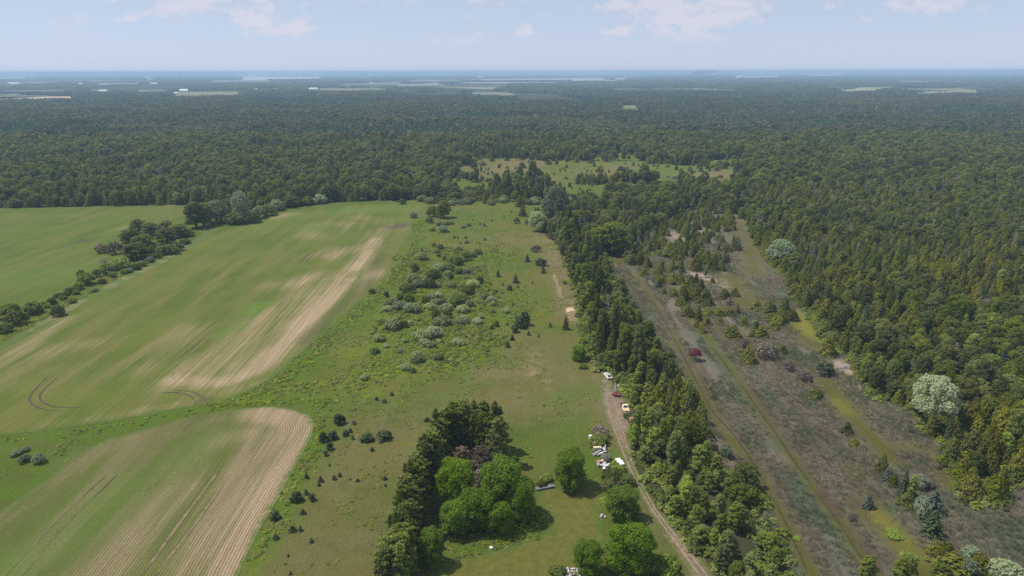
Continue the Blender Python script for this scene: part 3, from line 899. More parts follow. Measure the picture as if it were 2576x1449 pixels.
def pine(seed, H=16.0, R=2.6, n=3400, size=0.2, base=0.1):
    """A plantation pine: brushes of needles bunched at the ends of upswept boughs."""
    rs = np.random.RandomState(seed)
    mb, tb = MB(), MB()
    nb = 64
    cs, ds = [], []
    for i in range(nb):
        t = (i + rs.rand()) / nb
        z = H * (base + (0.98 - base) * t)
        L = R * (0.35 + 0.8 * math.sin(math.pi * min(1, 0.25 + 0.75 * t)) ** 0.8) * rs.uniform(0.6, 1.05)
        a = i * 2.4 + rs.uniform(-.4, .4)
        e = np.array([L * math.cos(a), L * math.sin(a), z + 0.25 * L])
        if i % 2 == 0:
            tb.tube([(0, 0, z - .3), tuple(e * [.5, .5, 1] - [0, 0, .15 * L]), tuple(e)], [.06, .04, .02], 4, False)
        for q in range(4):
            cc = e * np.array([rs.uniform(.45, 1.0)] * 2 + [1]) + rs.normal(0, .26, 3)
            m = n // nb // 4
            dd = rand_dir(rs, m)
            dd[:, 2] = np.abs(dd[:, 2]) * 0.9 + 0.1
            dd = unit(dd)
            cs.append(cc + dd * rs.uniform(.15, .5, m)[:, None])
            ds.append(dd)
    c, d = np.concatenate(cs), np.concatenate(ds)
    k = len(c)
    nr = unit(np.cross(d, rand_dir(rs, k)))
    s = size * rs.uniform(.7, 1.3, k)
    mb.cards(c, nr, d, s * .55, s * 1.3, rs)
    tb.tube([(0, 0, -.3), (.05, .02, H * .5), (0, 0, H * .98)], [.22, .15, .03], 7)
    return mb, tb


def dome_shrub(seed, R=1.0, H=1.1, nl=9, n=700, size=0.12):
    """A rounded thicket of upright shoots, wider than it is tall."""
    rs = np.random.RandomState(seed)
    lobes = []
    for i in range(nl):
        a = i * 2.4 + rs.uniform(-.4, .4)
        q = math.sqrt((i + 0.3) / nl) * 0.72
        lr = rs.uniform(.3, .42) * R
        lobes.append((R * q * math.cos(a), R * q * math.sin(a), max(.18 * H, H * (1 - 0.75 * q * q) - lr * .75), lr))
    mb, tb = MB(), MB()
    lobes_cards(mb, lobes, n, size, rs, 0.95, -0.6)
    for i in range(6):
        x, y, z, r = lobes[i % nl]
        tb.tube([(x * .15, y * .15, -.1), (x * .6, y * .6, z * .5), (x, y, z)], [.03, .02, .008], 4, False)
    return mb, tb


def bare_tree(seed, H=8.0, R=2.2, twigs=420, spiky=True):
    """A leafless tree: trunk, boughs and a haze of twigs."""
    rs = np.random.RandomState(seed)
    mb = MB()
    mb.tube([(0, 0, -.2), (.06, 0, H * .5), (0, .05, H)], [H * .016 + .02, H * .01, .015], 6)
    ends = []
    for i in range(26):
        t = 0.12 + 0.84 * (i + rs.rand()) / 26
        a = i * 2.4
        L = R * ((1 - t) ** .8 + .12) * rs.uniform(.7, 1.1) if spiky else R * rs.uniform(.5, 1.0)
        p0 = np.array([0, 0, H * t * (1 if spiky else .6)])
        e = p0 + np.array([L * math.cos(a), L * math.sin(a), L * (0.1 if spiky else .9)])
        mb.tube([p0, (p0 + e) / 2 + [0, 0, .08 * L], e], [.05, .035, .012], 4, False)
        ends.append((p0, e))
    k = rs.randint(0, len(ends), twigs)
    u = rs.uniform(.25, 1.05, twigs)
    p0 = np.array([ends[i][0] for i in k])
    e = np.array([ends[i][1] for i in k])
    c = p0 + (e - p0) * u[:, None] + rs.normal(0, .12, (twigs, 3))
    d = unit(unit(e - p0) + rand_dir(rs, twigs) * .8)
    mb.cards(c, unit(np.cross(d, rand_dir(rs, twigs))), d, .035, rs.uniform(.2, .45, twigs), rs)
    return mb


def tuft(seed, n=26, H=0.6, R=0.35, w=0.05, lean=0.5):
    rs = np.random.RandomState(seed)
    mb = MB()
    a = rs.uniform(0, 2 * math.pi, n)
    r = R * np.sqrt(rs.rand(n))
    h = H * rs.uniform(.55, 1.1, n)
    c = np.column_stack([r * np.cos(a), r * np.sin(a), h * .48])
    d = unit(np.column_stack([np.cos(a) * lean * rs.rand(n), np.sin(a) * lean * rs.rand(n), np.ones(n)]))
    nr = unit(np.cross(d, rand_dir(rs, n)))
    mb.cards(c, nr, d, w, h * .52, rs)
    return mb


def leafy_tuft(seed, n=30, H=0.6, R=0.5, size=0.13):
    rs = np.random.RandomState(seed)
    mb = MB()
    a = rs.uniform(0, 2 * math.pi, n)
    q = np.sqrt(rs.rand(n))
    c = np.column_stack([R * q * np.cos(a), R * q * np.sin(a), H * (1 - .7 * q * q) * rs.uniform(.45, 1, n)])
    nr = unit(np.column_stack([np.cos(a) * q, np.sin(a) * q, .8 + 0 * a]) + rand_dir(rs, n) * .6)
    s = size * rs.uniform(.6, 1.4, n)
    mb.cards(c, nr, rand_dir(rs, n), s, s * 1.2, rs)
    return mb


PROTO = {}


def proto(key, maker, leaf, bark=BARK, variants=3, **kw):
    out = []
    for i in range(variants):
        mb, tb = maker(seed=hash_seed(key, i), **kw)
        out.append((mb.mesh(key + '_crown', M[leaf]), tb.mesh(key + '_trunk', bark, True)))
    PROTO[key] = (out, kw.get('H', 1.1), kw.get('R', 1.0))


def hash_seed(key, i):
    return (sum(ord(c) * (j + 3) for j, c in enumerate(key)) * 31 + i * 101) % 100003


proto('maple', broadleaf, 'maple', variants=3, H=12.0, R=5.0, base=0.0, nl=40, n=17000, size=0.145)
proto('grand', broadleaf, 'maple', variants=2, H=12.0, R=5.0, base=0.0, nl=36, n=15000, size=0.145)
proto('broad', broadleaf, 'broad', variants=4, H=12.0, R=3.8, base=0.0, nl=27, n=4600, size=0.2)
proto('broad2', broadleaf, 'broad2', variants=3, H=12.0, R=3.8, base=0.0, nl=27, n=4600, size=0.2)
proto('aspen', broadleaf, 'aspen', bark=BARK_PALE, variants=4, H=9.0, R=2.2, base=0.06, nl=30, n=3800, size=0.15, kind='tall')
proto('poplar', broadleaf, 'broad', bark=BARK_PALE, variants=3, H=16.0, R=3.6, base=0.06, nl=28, n=7000, size=0.185, kind='tall')
proto('cedar', cedar, 'cedar', variants=5, H=7.0, R=1.9, n=1700, size=0.2)
proto('cedar2', cedar, 'cedar2', variants=4, H=7.0, R=1.8, n=1700, size=0.2)
proto('spruce', spruce, 'spruce', variants=3, H=8.0, R=2.2, n=2000, size=0.22)
proto('blue', spruce, 'blue', variants=2, H=7.0, R=1.9, n=1800, size=0.2)
proto('sapling', spruce, 'spruce', variants=3, H=2.0, R=0.95, n=700, size=0.13, droop=0.05)
proto('bushpine', broadleaf, 'spruce', variants=3, H=3.0, R=1.5, base=0.03, nl=14, n=1500, size=0.13, kind='dome')
proto('pine', pine, 'pine', variants=4, H=16.0, R=2.7, n=7600, size=0.26)
proto('brownpine', pine, 'brown', variants=2, H=9.0, R=2.6, n=4200, size=0.22, base=0.05)
proto('willow', dome_shrub, 'willow', variants=4, R=1.0, H=1.1, nl=11, n=1000, size=0.085)
proto('shrub', dome_shrub, 'shrub', variants=3, R=1.0, H=1.2, nl=10, n=900, size=0.085)
proto('lime', dome_shrub, 'lime', variants=2, R=1.0, H=1.1, nl=9, n=800, size=0.09)
proto('greywillow', dome_shrub, 'grey_willow', variants=2, R=1.0, H=1.2, nl=11, n=900, size=0.085)
proto('drab', dome_shrub, 'drab', variants=2, R=1.0, H=1.1, nl=8, n=620, size=0.07)
proto('purple', dome_shrub, 'purple', variants=1, R=1.0, H=1.6, nl=8, n=700, size=0.08)
proto('silver', broadleaf, 'silver', variants=2, H=12.0, R=5.0, base=0.04, nl=26, n=7000, size=0.2, kind='round')
proto('greysilver', broadleaf, 'grey_willow', variants=2, H=9.0, R=4.6, base=0.03, nl=26, n=6000, size=0.18, kind='dome')
DEAD = [bare_tree(71 + i, 8.0, 1.9).mesh('dead_tree', DEADWOOD) for i in range(2)]
BARE = [bare_tree(91 + i, 3.0, 1.6, 300, False).mesh('bare_shrub', DEADWOOD) for i in range(2)]

RNG = random.Random(5)
PLANTS = []      # every built plant, for spacing out the scattered growth


def plant(name, key, xy, H, Wd, label, cat, group=None, parts=True, rz=None, var=None):
    """A plant of its own: an Empty at its base with crown and trunk, or one mesh when it is too small to show parts."""
    forms, h0, r0 = PROTO[key]
    crown, trunk = forms[RNG.randrange(len(forms)) if var is None else var % len(forms)]
    rz = RNG.uniform(0, 6.28) if rz is None else rz
    el = RNG.uniform(.85, 1.18)
    s = (Wd * el / (2 * r0), Wd / el / (2 * r0), H / h0)
    if parts:
        e = empty(name, (xy[0], xy[1], 0.03), rz, s)
        link('crown', crown, e)
        link('trunk', trunk, e)
    else:
        e = link(name, crown)
        e.location = (xy[0], xy[1], 0.03)
        e.rotation_euler = (0, 0, rz)
        e.scale = s
    tag(e, label, cat, group)
    PLANTS.append((xy[0], xy[1], Wd / 2))
    return e


def tile(i, j, x, y):
    return 858.67 * i + x / 3.0, 483.0 * j + y / 3.0


def size_from(y, w, h):
    """Width and height in metres of a plant seen w by h frame units with its foot at y."""
    k = px_per_m(y)
    W_ = w / k
    th = dep(y)
    H_ = max(0.45 * W_, (h / k - 0.45 * W_ * math.sin(th)) / math.cos(th))
    return W_, H_


ORD = ['first', 'second', 'third', 'fourth', 'fifth', 'sixth', 'seventh', 'eighth', 'ninth', 'tenth', 'eleventh', 'twelfth', 'thirteenth', 'fourteenth', 'fifteenth', 'sixteenth', 'seventeenth', 'eighteenth', 'nineteenth', 'twentieth', 'twenty-first', 'twenty-second', 'twenty-third', 'twenty-fourth', 'twenty-fifth', 'twenty-sixth', 'twenty-seventh', 'twenty-eighth']


# =================================================================== SECTION: plants placed one by one
# rounded shrubs of the meadow thicket: tile column, tile row, x, foot y, width, height, form
SHRUBS = [(1, 1, a) for a in [
    (535, 195, 60, 40, 'g'), (690, 190, 80, 70, 'd'), (665, 235, 50, 40, 'd'), (765, 305, 75, 45, 'g'), (680, 295, 45, 30, 'w'), (780, 250, 60, 35, 'w'), (735, 255, 50, 30, 'w'), (820, 245, 45, 28, 'w'),
    (695, 412, 35, 30, 'd'), (740, 432, 52, 36, 'w'), (722, 466, 42, 32, 'w'), (878, 442, 56, 36, 'w'), (600, 518, 90, 38, 'w'), (730, 492, 30, 22, 'd'), (770, 514, 40, 34, 'd'), (938, 520, 70, 60, 'd'),
    (985, 494, 60, 44, 'w'), (1022, 474, 60, 50, 'w'), (840, 545, 90, 45, 'd'), (880, 556, 60, 60, 'd'), (905, 530, 60, 34, 'w'), (545, 604, 56, 58, 'd'), (735, 606, 90, 56, 'w'), (800, 600, 90, 58, 'd'), (685, 660, 100, 68, 'd'),
    (800, 628, 50, 32, 'w'), (880, 618, 60, 40, 'd'), (942, 620, 55, 36, 's'), (540, 690, 84, 64, 'w'), (582, 725, 100, 60, 'w'), (662, 730, 84, 66, 'd'), (716, 722, 46, 40, 'w'), (828, 664, 44, 44, 'd'), (610, 680, 60, 44, 'w'),
    (470, 770, 80, 74, 'd'), (528, 764, 50, 60, 'w'), (505, 832, 80, 64, 'd'), (440, 812, 60, 46, 'd'), (370, 862, 90, 54, 'w'), (430, 895, 100, 60, 'w'), (525, 915, 110, 62, 'w'), (345, 905, 70, 40, 'w'), (624, 846, 50, 58, 'd'),
    (682, 816, 70, 48, 'w'), (730, 804, 56, 46, 's'), (710, 856, 62, 44, 'w'), (762, 848, 40, 44, 'd'), (842, 724, 70, 34, 'w'), (905, 738, 60, 44, 'w'), (950, 776, 90, 64, 'd'), (990, 730, 84, 58, 'w'), (1040, 696, 50, 52, 'd'),
    (885, 866, 140, 94, 'd'), (960, 878, 62, 54, 'w'), (1086, 812, 62, 42, 'w'), (1124, 836, 52, 44, 's'), (1142, 864, 38, 34, 'w'), (912, 912, 84, 38, 'w'), (708, 976, 58, 84, 'd'), (786, 902, 84, 50, 'w'), (796, 958, 60, 62, 'd'),
    (756, 1016, 112, 68, 'w'), (665, 892, 80, 44, 'w'), (912, 1008, 84, 64, 's'), (1022, 1006, 64, 48, 's'), (1140, 914, 32, 26, 's'), (1240, 918, 52, 38, 's'), (1270, 954, 26, 16, 's'), (1052, 956, 40, 32, 'w'), (1162, 1018, 46, 44, 'd'),
    (432, 966, 42, 36, 'w'), (380, 1042, 120, 64, 'w'), (462, 1026, 60, 50, 'd'), (516, 996, 42, 28, 's'), (592, 1128, 110, 76, 'w'), (686, 1108, 110, 80, 's'), (620, 1158, 72, 44, 's'), (656, 1180, 76, 42, 's'), (730, 1144, 42, 28, 'w'),
    (868, 1152, 52, 44, 's'), (902, 1166, 62, 44, 'w'), (472, 1136, 50, 32, 'w'), (332, 1176, 36, 28, 's'), (442, 1214, 40, 28, 's'), (570, 1252, 72, 46, 's'), (566, 1292, 96, 46, 'w'), (482, 1348, 72, 48, 'w'), (742, 1270, 42, 38, 'd'), (712, 1272, 54, 42, 's'),
    (536, 1366, 42, 36, 'd'), (222, 768, 52, 34, 'd'), (336, 796, 32, 40, 'd'), (240, 1222, 70, 34, 'd'), (165, 1420, 60, 30, 'w'), (280, 1130, 80, 36, 'w'), (300, 985, 50, 26, 'w')]]
SHRUBS.sort(key=lambda q: -q[2][1])
FORM = {'w': ('willow', 'pale olive willow shrub'), 'd': ('shrub', 'dark green shrub'), 's': ('willow', 'whitish-green willow shrub'), 'g': ('greywillow', 'blue-grey willow shrub')}
silver_forms = []
for me_, tr_ in PROTO['willow'][0]:
    q = me_.copy()
    q.materials[0] = M['silver']
    silver_forms.append((q, tr_))
PROTO['silvershrub'] = (silver_forms, 1.1, 1.0)
bands = {}
for i, (ti, tj, (x, y, w, h, k)) in enumerate(SHRUBS):
    bands.setdefault(min(5, int((1430 - y) / 215)), []).append((x, y, w, h, k))
BANDN = ['thicket row nearest the pines', 'second thicket row', 'third thicket row', 'fourth thicket row', 'fifth thicket row', 'farthest thicket row']
for b, lst in bands.items():
    cnt = {}
    for x, y, w, h, k in sorted(lst):
        px, py = tile(1, 1, x, y)
        W_, H_ = size_from(py, w / 3, h / 3)
        g = ground(px, py)
        g.y += W_ * 0.35
        n = cnt.get(k, 0)
        cnt[k] = n + 1
        key, words = FORM[k]
        key = 'silvershrub' if k == 's' else key
        plant('willow_shrub' if k != 'd' else 'leafy_shrub', key, g, max(H_, .5 * W_) * 1.2, W_ * 1.24, f'{words}, {ORD[n]} from left in the {BANDN[b]}', 'shrub', 'rounded shrubs of the meadow thicket', parts=(w > 55))

# young spruces and pines dotted over the grass
SAPL = [(1, 1, a) for a in [(1180, 642, 36, 54), (1312, 690, 48, 68), (1215, 707, 20, 26), (1330, 724, 22, 28), (1170, 758, 22, 22), (1210, 768, 22, 24), (1110, 752, 20, 24), (1520, 614, 42, 62),
        (1440, 692, 16, 22), (1685, 697, 40, 30), (1285, 1122, 38, 44), (1250, 1174, 44, 54), (1410, 1084, 32, 38), (1486, 1098, 18, 26), (1572, 1022, 28, 42), (1045, 250, 16, 24), (1078, 260, 26, 26), (1136, 220, 14, 16),
        (990, 214, 12, 14), (1225, 188, 14, 16), (1282, 154, 14, 16), (920, 274, 36, 22), (960, 260, 44, 26), (850, 348, 26, 18), (876, 350, 16, 18), (936, 350, 24, 18), (1080, 364, 20, 26), (896, 392, 14, 20), (946, 388, 44, 16), (1020, 388, 12, 18), (1040, 390, 12, 16),
        (608, 444, 20, 22), (1130, 1036, 44, 34), (1290, 862, 20, 34), (1250, 1010, 24, 30)]]
SAPL += [(0, 2, a) for a in [(2480, 622, 22, 28), (2305, 714, 38, 50), (2412, 742, 42, 54), (2400, 770, 30, 30), (2515, 724, 38, 42), (2556, 700, 34, 40), (2275, 984, 50, 48), (2195, 1118, 64, 58), (2256, 1112, 38, 48), (2070, 1174, 54, 48), (2340, 1198, 40, 44), (2165, 1304, 24, 28), (2180, 1440, 30, 34),
        (2300, 836, 46, 50)]]
SAPL += [(1, 2, a) for a in [(260, 122, 32, 32), (318, 142, 46, 36), (376, 88, 32, 34), (100, 192, 16, 16), (86, 304, 40, 36), (60, 366, 36, 40), (292, 446, 40, 30), (225, 508, 32, 36), (640, 284, 52, 38), (320, 724, 40, 42), (115, 738, 30, 28), (326, 774, 26, 26), (60, 724, 18, 18), (80, 420, 26, 40)]]
BUSHP = [(0, 2, a) for a in [(2545, 306, 84, 84), (2430, 446, 64, 84), (2500, 424, 72, 72), (2480, 496, 64, 60), (2450, 544, 42, 48), (2226, 896, 84, 84), (2346, 886, 56, 62), (2062, 1034, 84, 78)]] + \
        [(1, 2, a) for a in [(182, 440, 94, 74), (316, 424, 114, 80), (20, 396, 54, 54), (10, 296, 36, 60)]] + [(1, 1, a) for a in [(1345, 1030, 90, 100), (1385, 1010, 84, 110), (1305, 1062, 64, 64), (1500, 560, 84, 62), (1270, 744, 42, 42)]]
ZONE = {(1, 1): 'near the thicket', (0, 2): 'by the brown field', (1, 2): 'left of the pines'}


def rank_plants(lst, name, key, words, cat, group, parts, hk=1.0):
    seen = {}
    for ti, tj, (x, y, w, h) in sorted(lst, key=lambda q: (q[0], q[1], q[2][0])):
        px, py = tile(ti, tj, x, y)
        W_, H_ = size_from(py, w / 3, h / 3)
        g = ground(px, py)
        g.y += W_ * 0.25
        tall = 'tiny' if H_ < 1.0 else ('small' if H_ < 2.0 else 'tall')
        third = 'far' if y < 480 else ('middle' if y < 960 else 'near')
        k = (ti, tj, third, tall)
        n = seen.get(k, 0)
        seen[k] = n + 1
        plant(name, key, g, H_ * 1.05 * hk, W_ * 1.1, f'{tall} {words} {ZONE[(ti, tj)]}, {ORD[n % 18]} of the {third} ones', cat, group, parts)


rank_plants(SAPL, 'spruce_sapling', 'sapling', 'dark spruce sapling', 'sapling', 'spruce saplings dotted over the meadow', False)
rank_plants(BUSHP, 'bushy_young_pine', 'bushpine', 'dense blue-green young pine', 'young pine', 'bushy young pines in the meadow', True)


def at_tile(ti, tj, x, y, dy=0.0):
    px, py = tile(ti, tj, x, y)
    g = ground(px, py)
    g.y += dy
    return g


def P1(name, key, ti, tj, x, y, H, Wd, label, cat='tree', group=None, dy=0.0, parts=True, var=None):
    return plant(name, key, at_tile(ti, tj, x, y, dy), H, Wd, label, cat, group, parts, None, var)


# horseshoe of tall pines with maples in its mouth
PB = [(1190, 610), (1125, 560), (1160, 500), (1065, 530), (1000, 505), (1070, 460), (935, 490), (1000, 440), (870, 495), (930, 425), (805, 520), (850, 450), (745, 575), (785, 500), (690, 640), (720, 560), (640, 720), (690, 700), (600, 800), (650, 800),
      (560, 880), (620, 880), (525, 960), (590, 960), (495, 1050), (565, 1045), (470, 1140), (545, 1130), (445, 1230), (520, 1220), (420, 1320), (500, 1310), (395, 1410), (475, 1400), (370, 1500), (455, 1490), (350, 1590), (440, 1590)]
for i, (x, y) in enumerate(PB):
    side = 'right end' if i < 3 else ('far bend' if i < 12 else ('left arm' if i < 24 else 'near left arm'))
    RNG.seed(i)
    plant('pine_tree', 'pine', at_tile(1, 2, x, y), (12.8 if y < 800 else 12.0 if y < 1200 else 11.0) * RNG.uniform(.88, 1.08), RNG.uniform(4.6, 5.6),
          f'tall dark pine in the {side} of the horseshoe grove, {ORD[i - (0 if i < 3 else 3 if i < 12 else 12 if i < 24 else 24)]} along', 'pine tree', f'pines of the {side} of the grove')
for i, (x, y, h, w, wd) in enumerate([(905, 640, 6.0, 4.6, 'browned pine with dead needles at the left inside the pine horseshoe'), (1060, 650, 6.4, 5.2, 'purplish dead pine between the tall pines and the right maple'),
                                      (980, 720, 5.0, 4.4, 'pinkish-brown dead pine tucked between the two bright maples'), (1040, 780, 4.4, 4.0, 'low rusty dead pine in the gap above the maples')]):
    P1('dead_needled_pine', 'brownpine', 1, 2, x, y, h, w, wd, 'pine tree', 'dead pines inside the horseshoe')
for x, y, h, w, lb in [(870, 930, 13.0, 9.6, 'bright green maple at the left in the mouth of the pine horseshoe'), (1215, 960, 14.0, 11.0, 'large bright green maple at the right in the mouth of the pine horseshoe'),
                       (1345, 1020, 10.5, 8.0, 'maple at the outer right corner of the pine grove, above the rough grass'), (1010, 1080, 10.0, 9.5, 'dark-hollowed maple in the middle of the front of the grove'),
                       (1170, 1120, 7.5, 7.0, 'low maple at the front of the grove by the rough grass'), (860, 1120, 8.0, 7.5, 'low maple in the shade at the left front of the grove'), (680, 1360, 8.5, 6.0, 'young maple against the near left arm of the pines')]:
    P1('maple_tree', 'maple', 1, 2, x, y, h, w, lb, 'maple tree')
P1('round_tree', 'grand', 1, 2, 1712, 775, 10.6, 9.4, 'round bright green tree alone on the lawn beside the log pile')
P1('round_tree', 'grand', 1, 2, 2100, 990, 8.0, 8.2, 'bright green tree beside the dirt track above the larger one', dy=-1)
P1('round_tree', 'grand', 1, 2, 2170, 1400, 11.0, 10.4, 'largest bright green tree between the lawn and the dirt track')
P1('round_tree', 'maple', 1, 2, 1860, 1430, 7.6, 6.6, 'small round dark-green tree at the foot of the lawn by the white rubble')
P1('round_tree', 'grand', 1, 1, 1785, 1265, 5.6, 6.4, 'small bright green globe tree beside the treeline above the white car')
P1('lime_bush', 'lime', 1, 2, 2440, 1420, 3.0, 7.0, 'low yellow-green bush at the near edge beside the dirt track', 'bush')
P1('lime_bush', 'lime', 1, 2, 2330, 1440, 3.6, 5.0, 'yellow-green bush under the largest track-side tree', 'bush')
P1('dark_cedar', 'cedar2', 1, 2, 2226, 1045, 3.0, 2.2, 'small almost black cedar at the right of the track-side trees', 'cedar')
P1('scrub_bush', 'drab', 1, 2, 1950, 400, 3.2, 6.0, 'grey leafless-looking bush above the scrap heap', 'bush')
P1('scrub_bush', 'shrub', 1, 2, 1940, 455, 2.4, 6.4, 'dark leafy bush in front of the grey bush above the scrap heap', 'bush')
P1('scrub_bush', 'shrub', 1, 2, 2050, 730, 3.0, 6.4, 'leafy green bush below the scrap heap beside the track', 'bush')
P1('scrub_bush', 'shrub', 1, 2, 2150, 760, 2.6, 4.4, 'dark bush at the track edge above the track-side trees', 'bush')
P1('scrub_bush', 'lime', 1, 2, 2105, 690, 2.6, 3.6, 'yellow-green bush beside the track below the white sheet', 'bush')
P1('scrub_bush', 'drab', 1, 2, 1985, 575, 1.8, 3.4, 'brown bush between the grey boards and the red scrap', 'bush')
P1('scrub_bush', 'shrub', 1, 2, 2010, 800, 2.8, 4.2, 'dark bush below the white chair', 'bush')
P1('scrub_bush', 'shrub', 1, 2, 1500, 780, 1.6, 3.0, 'low bush at the left end of the log pile', 'bush')
P1('scrub_bush', 'lime', 1, 2, 1545, 735, 1.8, 3.4, 'low green bush between the log pile and the round tree', 'bush')
P1('scrub_bush', 'shrub', 1, 2, 1630, 1440, 1.8, 4.0, 'dark bush left of the white rubble', 'bush')
P1('scrub_bush', 'drab', 1, 2, 2190, 255, 2.0, 2.6, 'dark grey bush behind the dark red scrap', 'bush')
P1('scrub_bush', 'shrub', 1, 2, 2140, 260, 1.6, 2.2, 'low green bush in front of the yellow pickup', 'bush')
P1('scrub_bush', 'lime', 1, 1, 1820, 1330, 1.4, 3.6, 'low green bush under the globe tree', 'bush')
for k, (x, y, h, w) in enumerate([(180, 580, 60, 84), (292, 585, 76, 96), (185, 500, 34, 64), (110, 530, 40, 80)]):
    px, py = tile(0, 2, x, y)
    W_, H_ = size_from(py, w / 3, h / 3)
    plant('willow_shrub', 'greywillow', ground(px, py), H_ * 1.1, W_ * 1.1, f'grey willow shrub in the left ditch wedge, {ORD[k]} of four', 'shrub', 'willows of the ditch wedge')
for x, y, h, w, key, lb in [(772, 195, 130, 110, 'broad2', 'dark tree alone at the far corner of the meadow beside the crop field'), (1365, 182, 92, 52, 'cedar2', 'green cedar, nearest of the pair at the meadow neck'), (1345, 112, 92, 54, 'cedar2', 'green cedar, farther of the pair at the meadow neck'),
                            (1400, 525, 60, 50, 'blue', 'greyish thin conifer standing left of the dark young pine'), (1690, 1038, 112, 42, 'cedar2', 'slim green cedar left of the treeline below the sand patch'), (1610, 255, 290, 205, 'greysilver', 'big grey-green willow at the head of the treeline'),
                            (1478, 298, 150, 130, 'silver', 'whitish willow at the left of the big grey-green willow'), (1320, 237, 46, 42, 'silvershrub', 'small whitish willow alone in the meadow, left of two'), (1397, 242, 36, 32, 'silvershrub', 'small whitish willow alone in the meadow, right of two'),
                            (2040, 470, 250, 270, 'broad', 'broad round-crowned tree standing where marsh meets the treeline'), (1466, 450, 50, 72, 'drab', 'grey leafless shrub in the meadow beside the treeline')]:
    px, py = tile(1, 1, x, y)
    W_, H_ = size_from(py, w / 3, h / 3)
    plant('tree' if key != 'drab' else 'scrub_bush', key, ground(px, py), H_ * 1.1, W_ * 1.08, lb, 'tree' if key not in ('drab', 'silvershrub') else 'bush')

# hedgerow between the two crop fields
HEDGE = [(1460, 275, 160, 200, 'broad2'), (1520, 262, 150, 180, 'broad'), (1615, 235, 180, 170, 'greysilver'), (1700, 205, 120, 150, 'broad2'), (1810, 225, 140, 225, 'greysilver'), (1760, 245, 160, 90, 'shrub'), (1880, 235, 130, 90, 'shrub'), (1940, 200, 120, 90, 'greywillow'),
         (2010, 180, 120, 80, 'shrub'), (2080, 140, 120, 80, 'greywillow'), (2200, 110, 130, 80, 'shrub'), (2300, 100, 120, 70, 'shrub'), (2400, 90, 120, 70, 'greywillow'), (2515, 68, 90, 90, 'broad2'), (1690, 240, 90, 50, 'shrub'),
         (1030, 315, 110, 115, 'broad2'), (1110, 330, 120, 105, 'broad'), (1235, 325, 120, 115, 'broad2'), (1320, 345, 150, 110, 'broad'), (1240, 398, 160, 130, 'broad2'), (1390, 340, 90, 70, 'shrub'), (960, 385, 130, 110, 'broad'), (1060, 445, 170, 130, 'broad2'), (1000, 515, 180, 125, 'broad'), (1130, 480, 100, 70, 'shrub'),
         (850, 470, 120, 96, 'drab'), (735, 460, 90, 74, 'drab'), (800, 455, 80, 60, 'shrub'), (885, 585, 150, 90, 'lime'), (780, 620, 110, 86, 'shrub'), (720, 640, 60, 60, 'shrub'), (1005, 585, 90, 48, 'shrub'), (965, 605, 60, 36, 'greywillow'), (1240, 475, 150, 72, 'shrub'), (1320, 445, 92, 64, 'shrub'), (1385, 392, 80, 42, 'shrub'), (1200, 455, 70, 50, 'greywillow'),
         (630, 700, 130, 92, 'shrub'), (600, 645, 60, 60, 'shrub'), (515, 765, 92, 54, 'shrub'), (575, 735, 80, 60, 'lime'), (430, 796, 72, 38, 'shrub'), (375, 846, 72, 54, 'shrub'), (485, 780, 50, 36, 'shrub'), (670, 660, 50, 40, 'shrub'), (215, 922, 150, 104, 'shrub'), (420, 936, 100, 84, 'shrub'), (45, 960, 160, 130, 'broad2'), (100, 1005, 150, 110, 'shrub'), (20, 1065, 110, 80, 'lime'), (300, 850, 60, 30, 'lime'), (700, 750, 60, 24, 'greywillow'), (760, 690, 60, 40, 'shrub'), (840, 640, 70, 40, 'shrub'), (930, 615, 60, 40, 'lime'), (1060, 560, 70, 44, 'shrub'), (1120, 530, 70, 44, 'greywillow'), (1170, 500, 70, 44, 'shrub'), (560, 770, 60, 36, 'shrub'), (460, 810, 60, 34, 'lime'), (340, 870, 60, 34, 'shrub'), (270, 900, 70, 44, 'shrub'), (160, 960, 80, 50, 'shrub'), (1430, 330, 60, 40, 'shrub'), (530, 835, 70, 22, 'shrub')]
HL = {'broad2': 'dark broad-crowned tree', 'broad': 'green broad-crowned tree', 'greysilver': 'grey-green willow tree', 'shrub': 'dark leafy bush', 'greywillow': 'grey willow bush', 'drab': 'grey leafless bush', 'lime': 'yellow-green bush'}
seen = {}
for x, y, w, h, key in HEDGE:
    px, py = tile(0, 1, x, y)
    W_, H_ = size_from(py, w / 3, h / 3)
    where = 'of the hedgerow by the wood' if x > 1440 else ('in the big clump of the hedgerow' if x > 690 and y < 520 else ('along the thin hedge between fields' if x > 250 else 'of the hedge at the left edge'))
    n = seen.get((key, where), 0)
    seen[(key, where)] = n + 1
    g = ground(px, py)
    g.y += W_ * .3
    H_ = max(H_, .66 * W_) if key.startswith('broad') else H_
    plant('hedgerow_tree' if key in ('broad', 'broad2', 'greysilver') else 'hedgerow_bush', key, g, H_ * 1.08, W_ * 1.08, f'{HL[key]} {where}, {ORD[n]} of its sort', 'tree' if key in ('broad', 'broad2', 'greysilver') else 'bush', 'growth between the two crop fields')

